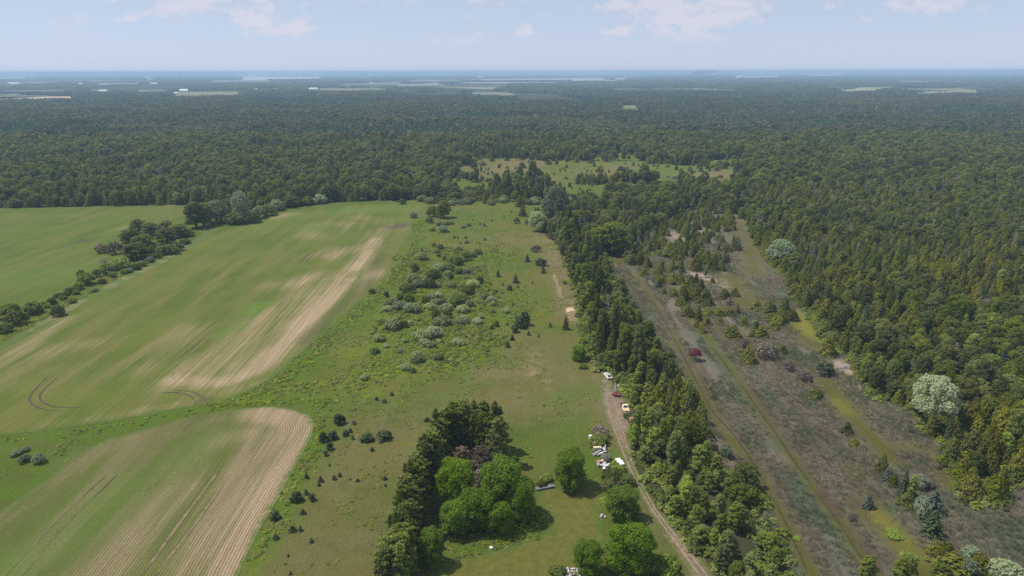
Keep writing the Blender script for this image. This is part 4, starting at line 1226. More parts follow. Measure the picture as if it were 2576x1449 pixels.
# cedars and bushes standing singly in the marsh
MARSHP = [(100, 692, 44, 84, 'c'), (222, 692, 34, 54, 'c'), (170, 856, 104, 136, 'c'), (92, 794, 62, 84, 'c'), (312, 814, 74, 94, 'c'), (392, 792, 64, 74, 'c'), (352, 862, 60, 60, 'd'), (40, 934, 92, 84, 'c'), (190, 932, 84, 64, 'c'), (272, 934, 92, 74, 'c'), (342, 932, 82, 74, 'c'), (410, 924, 42, 84, 'c'),
          (556, 894, 92, 84, 'c'), (650, 914, 92, 114, 'c'), (770, 904, 74, 124, 'c'), (780, 962, 60, 70, 'c'), (716, 1006, 92, 86, 'c'), (462, 1014, 52, 84, 'c'), (552, 1044, 44, 74, 'c'), (282, 994, 52, 54, 'c'), (100, 1024, 52, 62, 'c'), (146, 1064, 54, 64, 'c'), (382, 1106, 104, 116, 'c'), (592, 1102, 92, 100, 'c'), (522, 1092, 62, 64, 'c'),
          (496, 1296, 92, 156, 'c'), (752, 1226, 54, 74, 'c'), (1092, 1246, 104, 170, 'c'), (1080, 1394, 130, 112, 'b'), (792, 1354, 84, 84, 'd'), (640, 1276, 164, 150, 'd'), (582, 1196, 70, 70, 'd'), (912, 1436, 114, 84, 'd'), (470, 1180, 70, 70, 'd'), (535, 1010, 60, 40, 'w'), (1120, 1120, 90, 60, 'w')]
MARSHQ = [(1235, 384, 84, 104, 'c'), (1290, 474, 64, 68, 'c'), (1000, 118, 100, 100, 'c'), (1505, 684, 92, 156, 'c'), (1540, 740, 84, 110, 'u'), (1590, 780, 80, 110, 'c'), (1700, 850, 90, 130, 'c'), (1690, 940, 120, 130, 'c'), (1790, 800, 120, 110, 'w'), (1860, 800, 100, 60, 'd'), (1800, 1030, 130, 170, 'g'), (1900, 990, 160, 190, 'u'), (1890, 1170, 170, 220, 's'),
          (1400, 950, 92, 120, 'u'), (1600, 1165, 130, 90, 'l'), (1700, 1330, 130, 80, 'l'), (1910, 1300, 110, 130, 'c'), (1990, 1340, 130, 150, 'c'), (2060, 1440, 220, 180, 'c'), (2180, 1350, 150, 120, 'w'), (2250, 1430, 170, 160, 'c'), (2160, 1460, 150, 130, 'w'), (2450, 1500, 230, 160, 'v'), (1390, 1520, 150, 210, 'a'), (1680, 1530, 190, 230, 'a'), (1950, 1520, 150, 160, 'a'),
          (230, 118, 36, 36, 'c'), (200, 44, 36, 40, 'c'), (1780, 590, 50, 40, 'd'), (1920, 650, 50, 44, 'd'), (1270, 1040, 60, 60, 'd'), (860, 1180, 60, 40, 'l'), (210, 520, 120, 110, 'd'), (320, 560, 100, 100, 'w')]
MK = {'c': ('cedar_tree', 'cedar2', 'olive-green cedar', 'cedar'), 'd': ('twiggy_bush', 'drab', 'purplish-grey twiggy bush', 'bush'), 'w': ('willow_shrub', 'greywillow', 'grey willow shrub', 'shrub'), 'b': ('spreading_pine', 'bushpine', 'spreading flat-topped pine', 'pine'), 'u': ('blue_spruce', 'blue', 'bluish spruce', 'spruce'), 's': ('spruce_tree', 'spruce', 'dark spruce', 'spruce'),
      'g': ('willow_shrub', 'greywillow', 'grey-green willow thicket', 'shrub'), 'l': ('juniper_mat', 'lime', 'low yellow-green juniper mat', 'juniper'), 'v': ('willow_shrub', 'silvershrub', 'whitish willow thicket', 'shrub'), 'a': ('aspen_tree', 'aspen', 'pale green young aspen', 'aspen tree')}
for lst, tj, where in ((MARSHP, 1, 'in the farther marsh'), (MARSHQ, 2, 'in the nearer marsh')):
    seen = {}
    for x, y, w, h, k in sorted(lst):
        px, py = tile(2, tj, x, y)
        W_, H_ = size_from(min(py, 1449), w / 3, h / 3)
        nm, key, words, cat = MK[k]
        n = seen.get(k, 0)
        seen[k] = n + 1
        if k == 'l':
            H_ = .5 * W_ * .35
        g = ground(px, py)
        g.y += W_ * .2
        plant(nm, key, g, H_ * 1.05, W_ * 1.1, f'{words} standing {where}, {ORD[n % 18]} from left' + (' of the right half' if n > 17 else ''), cat, 'growth standing in the marsh')
P1('red_leaved_bush', 'purple', 2, 1, 92, 1275, 4.6, 4.6, 'crimson-leaved bush alone among the marsh reeds', 'bush')
P1('silver_willow_tree', 'greysilver', 2, 1, 745, 535, 12.5, 16.0, 'round silvery willow tree at the marsh edge before the cedar wood', dy=2)
P1('silver_willow_tree', 'silver', 2, 2, 1900, 310, 15.0, 13.5, 'large whitish willow tree at the marsh edge in the right foreground', dy=1)
P1('blue_spruce', 'blue', 2, 1, 2390, 1400, 10.5, 6.0, 'bluish spruce rising from the cedar wood right of the whitish willow', 'spruce')


rc = random.Random(19)
CLR = [(1150, 425), (1230, 408), (1420, 408), (1500, 395), (1600, 392), (1700, 425), (1850, 405), (1890, 440), (1840, 470), (1650, 472), (1430, 500), (1400, 480), (1160, 470)]
n_c = 0
while n_c < 150:
    x, y = rc.uniform(1140, 1900), rc.uniform(392, 500)
    if not in_poly(np.array([(x, y)]), CLR)[0] or rc.random() > (.9 if y > 405 else .6):
        continue
    n_c += 1
    g = ground(x, y)
    if x > 1640 and rc.random() < .75 or rc.random() < .15:
        w = rc.uniform(3.5, 8)
        plant('clearing_shrub', rc.choice(['greywillow', 'shrub']), g, w * .5, w, 'low grey-green shrub scattered over the far clearing', 'shrub', 'low shrubs of the far clearing', False)
    else:
        h = rc.uniform(2, 5.5)
        plant('clearing_cedar', 'cedar2', g, h, h * .62, 'small cedar scattered over the far clearing', 'cedar', 'small cedars of the far clearing', False)
for i in range(34):
    x = rc.uniform(1010, 1400)
    y = 506 + rc.uniform(0, 10) + (0 if x > 1090 else -2)
    g = ground(x, y)
    w = rc.uniform(4, 9)
    plant('hem_shrub', rc.choice(['greywillow', 'shrub', 'shrub', 'willow']), g, w * .55, w, 'leafy shrub along the wood hem at the far end of the meadow', 'shrub', 'shrubs of the far meadow hem', False)


def dead(me, ti, tj, x, y, H, lb, w=1.0):
    o = link('dead_tree', me)
    g = at_tile(ti, tj, x, y)
    o.location = (g.x, g.y, 0.02)
    o.rotation_euler = (RNG.uniform(-.05, .05), RNG.uniform(-.05, .05), RNG.uniform(0, 6))
    s = H / 8.0 if me in DEAD else H / 3.0
    o.scale = (s * w, s * w, s)
    tag(o, lb, 'dead tree')


dead(DEAD[0], 2, 1, 2040, 1320, 9.0, 'bare grey dead spruce rising from the cedar wood', 1.25)
dead(DEAD[1], 2, 1, 1785, 850, 9.0, 'forked pale dead snag in the middle of the cedar wood', .8)
dead(DEAD[1], 2, 1, 1090, 900, 8.5, 'grey dead tree at the left edge of the cedar wood', 1.1)
dead(DEAD[0], 1, 1, 2010, 1010, 14.0, 'pale dead poplar stem in the treeline facing the meadow', .9)
dead(DEAD[0], 1, 0, 410, 1490, 12.0, 'pale dead snag at the wood edge behind the crop field', 1.0)
dead(BARE[0], 2, 1, 2280, 890, 5.5, 'grey twiggy dead crown among the green trees of the cedar wood')
dead(BARE[1], 1, 2, 2405, 330, 5.0, 'grey bare shrub in the aspen strip beside the yellow pickup')
dead(BARE[0], 2, 2, 205, 520, 4.0, 'pale bare brush heap at the marsh edge beside the aspen strip')
dead(BARE[1], 0, 1, 790, 560, 5.0, 'pale bare shrub in the thin hedge between the crop fields')


# =================================================================== SECTION: the woods
def jitter_grid(y0, y1, sp, xl, rs, half=0.80):
    n_y = int((y1 - y0) / sp) + 1
    out = []
    for i in range(n_y):
        y = y0 + i * sp
        hw = half * y + 30
        k = int(2 * hw / sp)
        xs = -hw + (np.arange(k) + rs.rand(k)) * sp
        ys = y + (rs.rand(k) - .5) * sp
        out.append(np.column_stack([xs, ys]))
    return np.concatenate(out)


def vnoise(xy, scale, seed):
    """Smooth value noise over the land."""
    p = xy * scale + seed * 17.31
    i = np.floor(p).astype(np.int64)
    f = p - i
    f = f * f * (3 - 2 * f)

    def hsh(a, b):
        h = (a * 374761393 + b * 668265263 + seed * 974634777) & 0xFFFFFFFF
        h = ((h ^ (h >> 13)) * 1274126177) & 0xFFFFFFFF
        return ((h ^ (h >> 16)) & 0xFFFF) / 65535.0
    a = hsh(i[:, 0], i[:, 1]) * (1 - f[:, 0]) + hsh(i[:, 0] + 1, i[:, 1]) * f[:, 0]
    b = hsh(i[:, 0], i[:, 1] + 1) * (1 - f[:, 0]) + hsh(i[:, 0] + 1, i[:, 1] + 1) * f[:, 0]
    return a * (1 - f[:, 1]) + b * f[:, 1]


def scatter(name, pts, rz, scl, idx, meshes, label, tilt=0.07):
    """One mass of growth: the given forms set out on points by geometry nodes."""
    fc = bpy.data.collections.new(name + '_forms')
    for i, me in enumerate(meshes):
        fc.objects.link(bpy.data.objects.new(f'{name}_form_{i:02d}', me))
    me = bpy.data.meshes.new(name)
    me.vertices.add(len(pts))
    me.vertices.foreach_set('co', np.asarray(pts, np.float32).ravel())
    a = me.attributes.new('turn', 'FLOAT_VECTOR', 'POINT')
    a.data.foreach_set('vector', np.column_stack([tilt * np.sin(rz * 7), tilt * np.cos(rz * 5), rz]).astype(np.float32).ravel())
    a = me.attributes.new('grow', 'FLOAT_VECTOR', 'POINT')
    a.data.foreach_set('vector', np.asarray(scl, np.float32).ravel())
    a = me.attributes.new('pick', 'INT', 'POINT')
    a.data.foreach_set('value', np.asarray(idx, np.int32))
    o = link(name, me)
    ng = bpy.data.node_groups.new(name, 'GeometryNodeTree')
    ng.interface.new_socket('Geometry', in_out='INPUT', socket_type='NodeSocketGeometry')
    ng.interface.new_socket('Geometry', in_out='OUTPUT', socket_type='NodeSocketGeometry')
    gi, go = ng.nodes.new('NodeGroupInput'), ng.nodes.new('NodeGroupOutput')
    ip = ng.nodes.new('GeometryNodeInstanceOnPoints')
    ci = ng.nodes.new('GeometryNodeCollectionInfo')
    ci.inputs['Collection'].default_value = fc
    ci.inputs['Separate Children'].default_value = True
    ci.inputs['Reset Children'].default_value = True
    ip.inputs['Pick Instance'].default_value = True

    def named(nm, typ):
        q = ng.nodes.new('GeometryNodeInputNamedAttribute')
        q.data_type = typ
        q.inputs['Name'].default_value = nm
        return q.outputs['Attribute']
    L = ng.links.new
    L(gi.outputs[0], ip.inputs['Points'])
    L(ci.outputs[0], ip.inputs['Instance'])
    L(named('pick', 'INT'), ip.inputs['Instance Index'])
    L(named('turn', 'FLOAT_VECTOR'), ip.inputs['Rotation'])
    L(named('grow', 'FLOAT_VECTOR'), ip.inputs['Scale'])
    L(ip.outputs[0], go.inputs[0])
    md = o.modifiers.new('growth', 'NODES')
    md.node_group = ng
    tag(o, label, None, None, 'stuff')
    return o


# open strips of farmland far out: near edge is seen over the tree tops before it
FAR_FIELDS = [([(-60, 247), (178, 244), (181, 240), (-60, 241)], (0.42, 0.33, 0.24), 'tan far field'), ([(600, 199), (820, 197), (810, 191.5), (605, 192)], (0.55, 0.47, 0.42), 'quarry'), ([(1145, 207), (1572, 204), (1500, 196), (1180, 199)], (0.36, 0.32, 0.24), 'far'),
              ([(2110, 230), (2200, 231), (2252, 224), (2240, 220), (2140, 223)], (0.26, 0.27, 0.13), 'far'), ([(1835, 197), (1990, 196), (1960, 192), (1840, 193)], (0.4, 0.36, 0.3), 'far'), ([(2030, 193), (2130, 192), (2120, 188), (2030, 189)], (0.42, 0.38, 0.34), 'far'),
              ([(230, 212), (360, 210), (350, 204), (235, 206)], (0.3, 0.26, 0.2), 'far'), ([(-80, 197), (90, 195), (70, 192), (-80, 193)], (0.45, 0.46, 0.46), 'far'), ([(440, 240), (640, 237), (600, 229), (430, 231)], (0.2, 0.19, 0.11), 'far'), ([(780, 228), (1000, 226), (960, 221), (790, 222)], (0.2, 0.2, 0.12), 'far'),
              ([(1170, 238), (1300, 236), (1280, 231), (1180, 232)], (0.18, 0.19, 0.11), 'far'), ([(2300, 238), (2480, 236), (2440, 231), (2310, 232)], (0.2, 0.2, 0.12), 'far'), ([(0, 231), (180, 229), (170, 223), (0, 225)], (0.13, 0.16, 0.07), 'far'), ([(1000, 212), (1120, 211), (1110, 205), (1010, 206)], (0.24, 0.23, 0.16), 'far'),
              ([(1560, 272), (1610, 272), (1600, 266), (1565, 266)], (0.16, 0.19, 0.07), 'far'), ([(2080, 290 - 62), (2130, 228), (2120, 225), (2085, 225)], (0.22, 0.24, 0.12), 'far'), ([(520, 207), (700, 205), (680, 200), (530, 201)], (0.2, 0.2, 0.14), 'far')]
BARNS = [(463, 230, 30, 16, 9, .05, 'largest white barn, beyond the forest at the left'), (444, 233.5, 14, 10, 5, .3, 'small white shed beside the largest white barn'), (386, 211, 46, 20, 9, -.1, 'white barn standing alone, left of the largest barn and farther off'), (372, 195, 60, 30, 12, 0, 'far white barn, upper of a pair near the horizon at the left'),
          (379, 199.5, 48, 24, 10, .2, 'far white barn, lower of a pair near the horizon at the left'), (259, 228, 30, 12, 6, .1, 'long low pale barn at the left above the tan field'), (36, 209.5, 78, 22, 9, 0, 'longest white barn near the left edge'), (16, 210.5, 40, 16, 6, 0, 'pale shed left of the longest barn near the left edge'),
          (85, 197, 50, 24, 9, .1, 'white barn near the left edge just under the horizon'), (790, 224.5, 34, 14, 7, 0, 'white farmhouse pair standing above the forest, right of the large barn'), (778, 225, 18, 12, 6, 0, 'small white house left of the farmhouse pair above the forest'), (694, 224, 20, 12, 5, 0, 'small pale house on the forest skyline below the mast'), (643, 225, 14, 10, 5, 0, 'tiny white house on the forest skyline left of the mast'),
          (931, 189, 100, 40, 16, 0, 'white building beneath the horizon right of the quarry'), (915, 196, 60, 28, 9, 0, 'low white shed beneath the horizon right of the quarry'), (632, 192, 110, 40, 14, 0, 'white works building at the left end of the quarry'), (935, 211.5, 24, 14, 8, 0, 'pale house among hazy trees in the middle distance'), (1208, 196, 90, 36, 11, 0, 'white sheds at the left of the pale central field'),
          (1334, 192, 110, 40, 10, 0, 'white shed at the far side of the pale central field'), (1560, 201.5, 90, 30, 9, 0, 'long white shed at the right end of the pale central field'), (1865, 193.5, 90, 34, 10, 0, 'white shed under the horizon right of the smoke'), (1790, 189, 150, 40, 13, 0, 'pale long building on the horizon beside the smoke'), (202, 210.5, 20, 14, 7, 0, 'tiny white house at the left in the haze'), (443, 194, 44, 24, 10, 0, 'small far white barn right of the far pair')]
rf = random.Random(41)
for k in range(26):
    yy = rf.choice([rf.uniform(2900, 4500), rf.uniform(4000, 7000), rf.uniform(6000, 13000)])
    xx = rf.uniform(-.75, .25 if k < 24 else .72) * yy
    if abs(xx / yy) < .38 and yy < 5500:
        continue
    wf, df = yy * rf.uniform(.03, .09), yy * rf.uniform(.14, .24)
    q4 = project(np.array([(xx - wf, yy - df), (xx + wf, yy - df * rf.uniform(.8, 1.1)), (xx + wf * rf.uniform(.8, 1.2), yy), (xx - wf, yy * rf.uniform(.99, 1.0))]))
    FAR_FIELDS.append(([tuple(v) for v in q4], rf.choice([(0.1, 0.13, 0.05), (0.15, 0.16, 0.08), (0.22, 0.2, 0.13), (0.18, 0.15, 0.1), (0.12, 0.15, 0.06), (0.26, 0.24, 0.18)]), 'ground'))
far_polys = []
for pl, c, nm in FAR_FIELDS:
    ys = sorted(p[1] for p in pl)
    mid = (ys[0] + ys[-1]) / 2
    w = np.array([ground(x, y, 11.0 if y > mid and nm != 'ground' else 0.0)[:2] for x, y in pl])
    far_polys.append(w)
    me = bpy.data.meshes.new('far_field')
    me.from_pydata([(p[0], p[1], 0.4) for p in w], [], [tuple(range(len(w)))])
    me.materials.append(plain('far_field_soil', c, 0.95, 0, 0.2, 0.004, 0.05))
    me.update()
    if me.polygons[0].normal.z < 0:
        me.flip_normals()
    tag(link('far_field', me), kind='structure')

for px, py, w, d, h, rz, lb in BARNS:
    g = ground(px, py, 3.0)
    k = 1 - .135
    x0, y0 = g.x, g.y + 40
    ww = w * .5 + 14 + g.y * .002
    far_polys.append(np.array([(x0 - ww, y0), (x0 + ww, y0), (g.x * k + ww, g.y * k), (g.x * k - ww, g.y * k)]))

rs = np.random.RandomState(11)
near = jitter_grid(120, 620, 4.3, None, rs)
mid_ = jitter_grid(620, 1150, 6.4, None, rs)
farp = jitter_grid(1150, 3500, 7.8, None, rs, 0.78)
CLEARP = [(1450, 440), (1660, 455), (1660, 425), (1450, 425)]
CLUMPS = [[(1238, 498), (1232, 478), (1260, 464), (1330, 462), (1380, 476), (1392, 498), (1330, 503)], [(1445, 456), (1480, 450), (1560, 452), (1650, 455), (1650, 462), (1540, 466), (1450, 464)]]
BANDS = [([(1560, 640), (1640, 590), (1690, 555), (1760, 512), (1850, 550), (1860, 640), (1850, 672), (1800, 690), (1775, 730), (1740, 800), (1700, 790), (1650, 720), (1600, 690)], .42),
         ([(1690, 770), (1850, 775), (2000, 805), (2030, 835), (1900, 850), (1750, 815)], .10), ([(2200, 1190), (2235, 1185), (2330, 1250), (2385, 1310), (2350, 1360), (2300, 1320), (2240, 1250)], .35),
         ([(2330, 1400), (2420, 1370), (2520, 1410), (2590, 1480), (2400, 1530), (2340, 1480)], .35), ([(1150, 425), (1230, 405), (1700, 410), (1700, 445), (1420, 470), (1230, 465)], .02), ([(1680, 420), (1860, 400), (1870, 430), (1700, 445)], .06)]


OPEN_W = np.vstack([gpoly(OPEN), gpoly(OPEN)[:1]])
MARSH_W = np.vstack([gpoly(MARSH), gpoly(MARSH)[:1]])


def wood_mask(p):
    q = project(p)
    op = in_poly(q, OPEN)
    ma = in_poly(q, MARSH)
    ok = ~(op | ma)
    r = rs.rand(len(p))
    for c in CLUMPS:
        ok |= in_poly(q, c)
    for b, dn in BANDS:
        g = vnoise(p, 0.09, 3)
        ok |= in_poly(q, b) & (r < dn * 1.6 * np.clip(g * 2.2 - .35, 0, 1.3))
    hem = op & (q[:, 1] < 492) & (q[:, 0] > 1100)
    if hem.any():
        dd = np.full(len(p), 999.0)
        dd[hem] = dist_line(p[hem], OPEN_W)
        ok |= hem & (rs.rand(len(p)) < np.clip(.55 - dd / 60, 0, .5)) & (vnoise(p, .03, 71) > .42)
    ok &= ~in_poly(q, LAWN)
    tl = (q[:, 0] > 1400) & (q[:, 0] < 1760) & (q[:, 1] > 640) & (q[:, 1] < 1000)
    ok &= ~(tl & (dist_line(p, MARSH_W) < 3.2))
    belt = (q[:, 0] > 1380) & (q[:, 0] < 2060) & (q[:, 1] > 640) & (q[:, 0] < 1500 + np.maximum(0, q[:, 1] - 900) * 1.02 + 260)
    ok &= ~(belt & (vnoise(p, .11, 61) * .7 + rs.rand(len(p)) * .45 > .78))
    return ok, q


near = near[wood_mask(near)[0]]
# keep the scattered trees off the ones placed by hand
PA = np.array([p for p in PLANTS if p[2] > 1.2])
keep = np.ones(len(near), bool)
for x, y, r in PA:
    keep &= np.hypot(near[:, 0] - x, near[:, 1] - y) > r * 0.75
near = near[keep]
mid_ = mid_[wood_mask(mid_)[0]]


def classify(p):
    """Species by where it grows. 0 broadleaf 1 dark broadleaf 2 aspen 3 poplar 4 cedar 5 green cedar 6 spruce 7 bare"""
    q = project(p)
    x, y = q[:, 0], q[:, 1]
    r, r2 = rs.rand(len(p)), rs.rand(len(p))
    n1 = vnoise(p, 1 / 38.0, 1)
    n2 = vnoise(p, 1 / 110.0, 2)
    sp = np.where(r < .45, 0, np.where(r < .8, 1, 2))
    con = (n1 * .55 + n2 * .5 + r2 * .12 > .68)
    sp = np.where(con, np.where(r < .7, 5, 6), sp)
    # cedar wood right of the marsh
    cw = (x > 1870) & (y > 470)
    ced = (n1 * .35 + n2 * .45 + r2 * .55) > .54
    sp = np.where(cw, np.where(ced, np.where(r < .62, 4, 5), np.where(r < .45, 0, np.where(r < .75, 1, 2))), sp)
    sp = np.where(cw & (r > .975), 6, sp)
    # treeline along the meadow and the stand behind it
    tl = (x > 1330) & (x < 1700) & (y > 490) & (y < 985)
    sp = np.where(tl, np.where(r < .26, 3, np.where(r < .6, 2, np.where(r < .8, 0, np.where(r < .88, 1, np.where(r < .97, 5, 6))))), sp)
    st = (x > 1450) & (x < 1880) & (y > 450) & (y < 640)
    sp = np.where(st, np.where(r < .3, 0, np.where(r < .5, 1, np.where(r < .88, 5, 6))), sp)
    # strip between track and marsh
    sr = (x > 1560) & (x < 2060) & (y > 940) & (x < 1500 + (y - 900) * 1.02)
    sp = np.where(sr, np.where(r < .88, 2, np.where(r < .94, 0, np.where(r < .97, 5, 1))), sp)
    for b, _ in BANDS:
        ib = in_poly(q, b)
        sp = np.where(ib, np.where(r < .72, 5, np.where(r < .85, 4, np.where(r < .93, 6, 2))), sp)
    lf = (x < 1330) & (y > 455)
    sp = np.where(lf, np.where(r < .45, 5, np.where(r < .7, 1, np.where(r < .92, 0, 6))), sp)
    sp = np.where((r > .965) & (y < 700), 7, sp)
    H = np.select([sp == 0, sp == 1, sp == 2, sp == 3, sp == 4, sp == 5, sp == 6, sp == 7], [10.0, 10.0, 7.6, 14.5, 7.2, 7.2, 9.5, 9.5])
    H = H * (0.62 + .7 * rs.rand(len(p))) * (0.85 + .3 * n1)
    H = np.where(cw & (sp < 2), H * .86, H)
    H = np.where(y < 520, H * 1.18, H)
    H = np.where(tl & (y > 640), H * .92, H)
    H = np.where(in_poly(q, CLUMPS[0]), H * 1.25, H)
    H = np.where((x > 1395) & (x < 1720) & (y > 470) & (y < 525), H * .68, H)
    H = np.where(sr, H * (.62 + .5 * vnoise(p, .06, 63)), H)
    H = np.where(in_poly(q, [(1090, 520), (1110, 440), (1245, 470), (1245, 515)]), H * .55, H)
    for b, _ in BANDS:
        H = np.where(in_poly(q, b), H * .78, H)
    size_r = .62 + .75 * rs.rand(len(p)) ** 1.3
    Wd = np.select([sp == 0, sp == 1, sp == 2, sp == 3, sp == 4, sp == 5, sp == 6, sp == 7], [6.8, 6.8, 4.4, 6.4, 4.6, 4.4, 5.0, 4.5]) * size_r
    Wd = np.where(y < 520, Wd * 1.2, Wd)
    return sp, H, Wd, q


KEYS = ['broad', 'broad2', 'aspen', 'poplar', 'cedar', 'cedar2', 'spruce', 'bare']
NAMES = ['broadleaf_tree', 'broadleaf_tree', 'aspen_tree', 'poplar_tree', 'cedar_tree', 'cedar_tree', 'spruce_tree', 'dead_tree']
sp, H_, W_, q = classify(near)
# crowns of the larger kinds need room: thin them
order = np.argsort(near[:, 1])
taken = {}
keepn = np.zeros(len(near), bool)
for i in order:
    need = W_[i] * (.40 if sp[i] >= 4 else .46)
    cx_, cy_ = int(near[i, 0] // 8), int(near[i, 1] // 8)
    bad = False
    for a in (-1, 0, 1):
        for b in (-1, 0, 1):
            for (x, y, d) in taken.get((cx_ + a, cy_ + b), ()):
                if (x - near[i, 0]) ** 2 + (y - near[i, 1]) ** 2 < (max(need, d) * .92) ** 2:
                    bad = True
                    break
            if bad:
                break
        if bad:
            break
    if not bad:
        keepn[i] = True
        taken.setdefault((cx_, cy_), []).append((near[i, 0], near[i, 1], need))
near, sp, H_, W_, q = near[keepn], sp[keepn], H_[keepn], W_[keepn], q[keepn]

# the nearest of each sort in view are things of their own, the rest one mass
tops = project(near, 8.0)
seen_in = (q[:, 0] > -40) & (q[:, 0] < 2616) & (tops[:, 1] < 1449)
single = np.zeros(len(near), bool)
for grp, cap in (((0, 1), 290), ((2,), 120), ((3,), 90), ((4, 5), 290), ((6,), 60), ((7,), 14)):
    ids = [i for i in np.argsort(near[:, 1]) if sp[i] in grp and seen_in[i]][:cap]
    single[ids] = True
WORDS = ['green broadleaf tree', 'dark green broadleaf tree', 'light green young aspen', 'tall grey-green poplar', 'yellow-olive cedar', 'green cedar', 'dark spruce', 'bare grey dead tree']


LANDMARKS = [(('the white car'), 1528, 951), ('the yellow pickup', 1571, 1032), ('the tarpaulin', 1557, 1165), ('the globe tree', 1453, 900), ('the big sand patch', 1436, 790), ('the long sand patch', 1403, 725), ('the grey-green willow', 1395, 572), ('the round-crowned tree', 1538, 640),
             ('the crimson bush', 1747, 908), ('the silvery willow', 1965, 660), ('the bright moss', 2030, 820), ('the brush pile', 2127, 926), ('the whitish willow', 2350, 1080), ('the bluish spruce', 2513, 950), ('the grey dead spruce', 2397, 925), ('the forked snag', 2312, 767),
             ('the dark wood pocket', 2545, 1200), ('the juniper mat', 2255, 1355), ('the largest track-side tree', 1580, 1430), ('the black cedar', 1600, 1314), ('the pale brush heap', 1786, 1140), ('the pale snag', 995, 497), ('the lone corner tree', 1115, 548), ('the meadow neck', 1420, 495),
             ('the hedgerow head', 580, 560), ('the left field corner', 0, 521), ('the left field', 250, 517), ('the sandy openings', 1720, 590), ('the upper moss lane', 1880, 600), ('the right edge', 2576, 800), ('the far clearing', 1700, 455), ('the twiggy grey bushes', 1930, 905), ('the upper right wood', 2400, 600), ('the lower right corner', 2560, 1430)]
LMW = np.array([ground(x, min(y, 1449))[:2] for _, x, y in LANDMARKS])
single_label = {}
by_mark = {}
for i in np.where(single)[0]:
    d = np.hypot(LMW[:, 0] - near[i, 0], LMW[:, 1] - near[i, 1])
    k = int(np.argmin(d))
    dx, dy = near[i] - LMW[k]
    rel = ('right of' if dx > 0 else 'left of') if abs(dx) > abs(dy) else ('behind' if dy > 0 else 'in front of')
    by_mark.setdefault((k, rel, int(sp[i])), []).append((d[k], i))
for (k, rel, w), lst in by_mark.items():
    for n, (d, i) in enumerate(sorted(lst)):
        rank = '' if len(lst) == 1 else ('nearest ' if n == 0 else (ORD[n] + '-nearest ' if n < 28 else 'farther '))
        single_label[i] = f'{rank}{WORDS[w]} {rel} {LANDMARKS[k][0]}'


for i in np.where(single)[0]:
    RNG.seed(int(i) + 1000)
    k = sp[i]
    lb = single_label[i]
    if k == 7:
        o = link('dead_tree', DEAD[i % 2])
        o.location = (near[i, 0], near[i, 1], 0.02)
        o.rotation_euler = (0, 0, RNG.uniform(0, 6))
        o.scale = (W_[i] / 3.8, W_[i] / 3.8, H_[i] / 8)
        tag(o, lb, 'dead tree', 'dead trees of the nearer woods')
    else:
        plant(NAMES[k], KEYS[k], near[i], H_[i], W_[i], lb, NAMES[k].replace('_', ' ') if k not in (4, 5) else 'cedar', NAMES[k].replace('_', ' ') + 's of the nearer woods')

# the mass of the nearer woods
forms, base_i, h0s, r0s = [], [], [], []
for k in KEYS[:7]:
    fm, h0, r0 = PROTO[k]
    base_i.append(len(forms))
    h0s.append(h0)
    r0s.append(r0)
    forms += [c for c, t in fm][:3]
base_i.append(len(forms))
forms += DEAD
h0s.append(8.0)
r0s.append(1.9)
rest = np.where(~single)[0]
nvar = np.array([3, 3, 3, 3, 3, 3, 3, 2])
sp_m, H_m, W_m, q_m = classify(mid_)
P_all = np.vstack([near[rest], mid_])
S_all = np.concatenate([sp[rest], sp_m])
Hh = np.concatenate([H_[rest], H_m])
Ww = np.concatenate([W_[rest], W_m * 1.15])
idx = np.array(base_i)[S_all] + rs.randint(0, 1000, len(S_all)) % nvar[S_all]
el = .78 + .44 * rs.rand(len(S_all))
scl = np.column_stack([Ww * el / (2 * np.array(r0s)[S_all]), Ww / el / (2 * np.array(r0s)[S_all]), Hh / np.array(h0s)[S_all]])
scatter('forest', np.column_stack([P_all, np.full(len(P_all), 0.02)]), rs.rand(len(P_all)) * 6.28, scl, idx, forms, 'mixed green woodland of broadleaf trees and conifers around the open land')


def simple_forms(kind, n, leaf, seeds, card):
    out = []
    for s in seeds:
        if kind == 'b':
            mb, _ = broadleaf(s, 13.0, 4.6, 0.15, 11, n, card)
        else:
            mb, _ = cedar(s, 13.0, 2.6, n, card)
        out.append(mb.mesh('far_crown', M[leaf]))
    return out


ff = simple_forms('b', 420, 'far', (1, 2, 3, 4), 0.62) + simple_forms('c', 320, 'far_dark', (5, 6), 0.55) + simple_forms('b', 300, 'drab', (7,), 0.5) + simple_forms('b', 420, 'far_pale', (8, 9), 0.62)
ok = np.ones(len(farp), bool)
qf = project(farp)
ok &= ~in_poly(qf, OPEN)
for w in far_polys:
    ok &= ~in_poly(farp, w)
fk = vnoise(farp, 1 / 420.0, 8) * .6 + vnoise(farp, 1 / 130.0, 9) * .5
ok &= ~((farp[:, 1] > 2500) & (vnoise(farp, 1 / 500.0, 12) > .8))
farp, fk = farp[ok], fk[ok]
con = fk + rs.rand(len(farp)) * .22 > .72
stand = vnoise(farp * np.array([.55, 1.0]), 1 / 170.0, 51) * .6 + vnoise(farp, 1 / 60.0, 52) * .3 + rs.rand(len(farp)) * .22
ix = np.where(con, 4 + rs.randint(0, 2, len(farp)), rs.randint(0, 4, len(farp)))
ix = np.where(rs.rand(len(farp)) > .985 - .05 * (vnoise(farp, 1 / 200.0, 31) > .72), 6, ix)
ix = np.where((stand > .66) & ~con, 7 + rs.randint(0, 2, len(farp)), ix)
hh = (.66 + .45 * (stand > .6) * 0.5 + .4 * rs.rand(len(farp))) * (.75 + .5 * vnoise(farp, 1 / 90.0, 4))
ws = (.85 + .4 * rs.rand(len(farp))) * np.where(con, 1.3, 1.08)
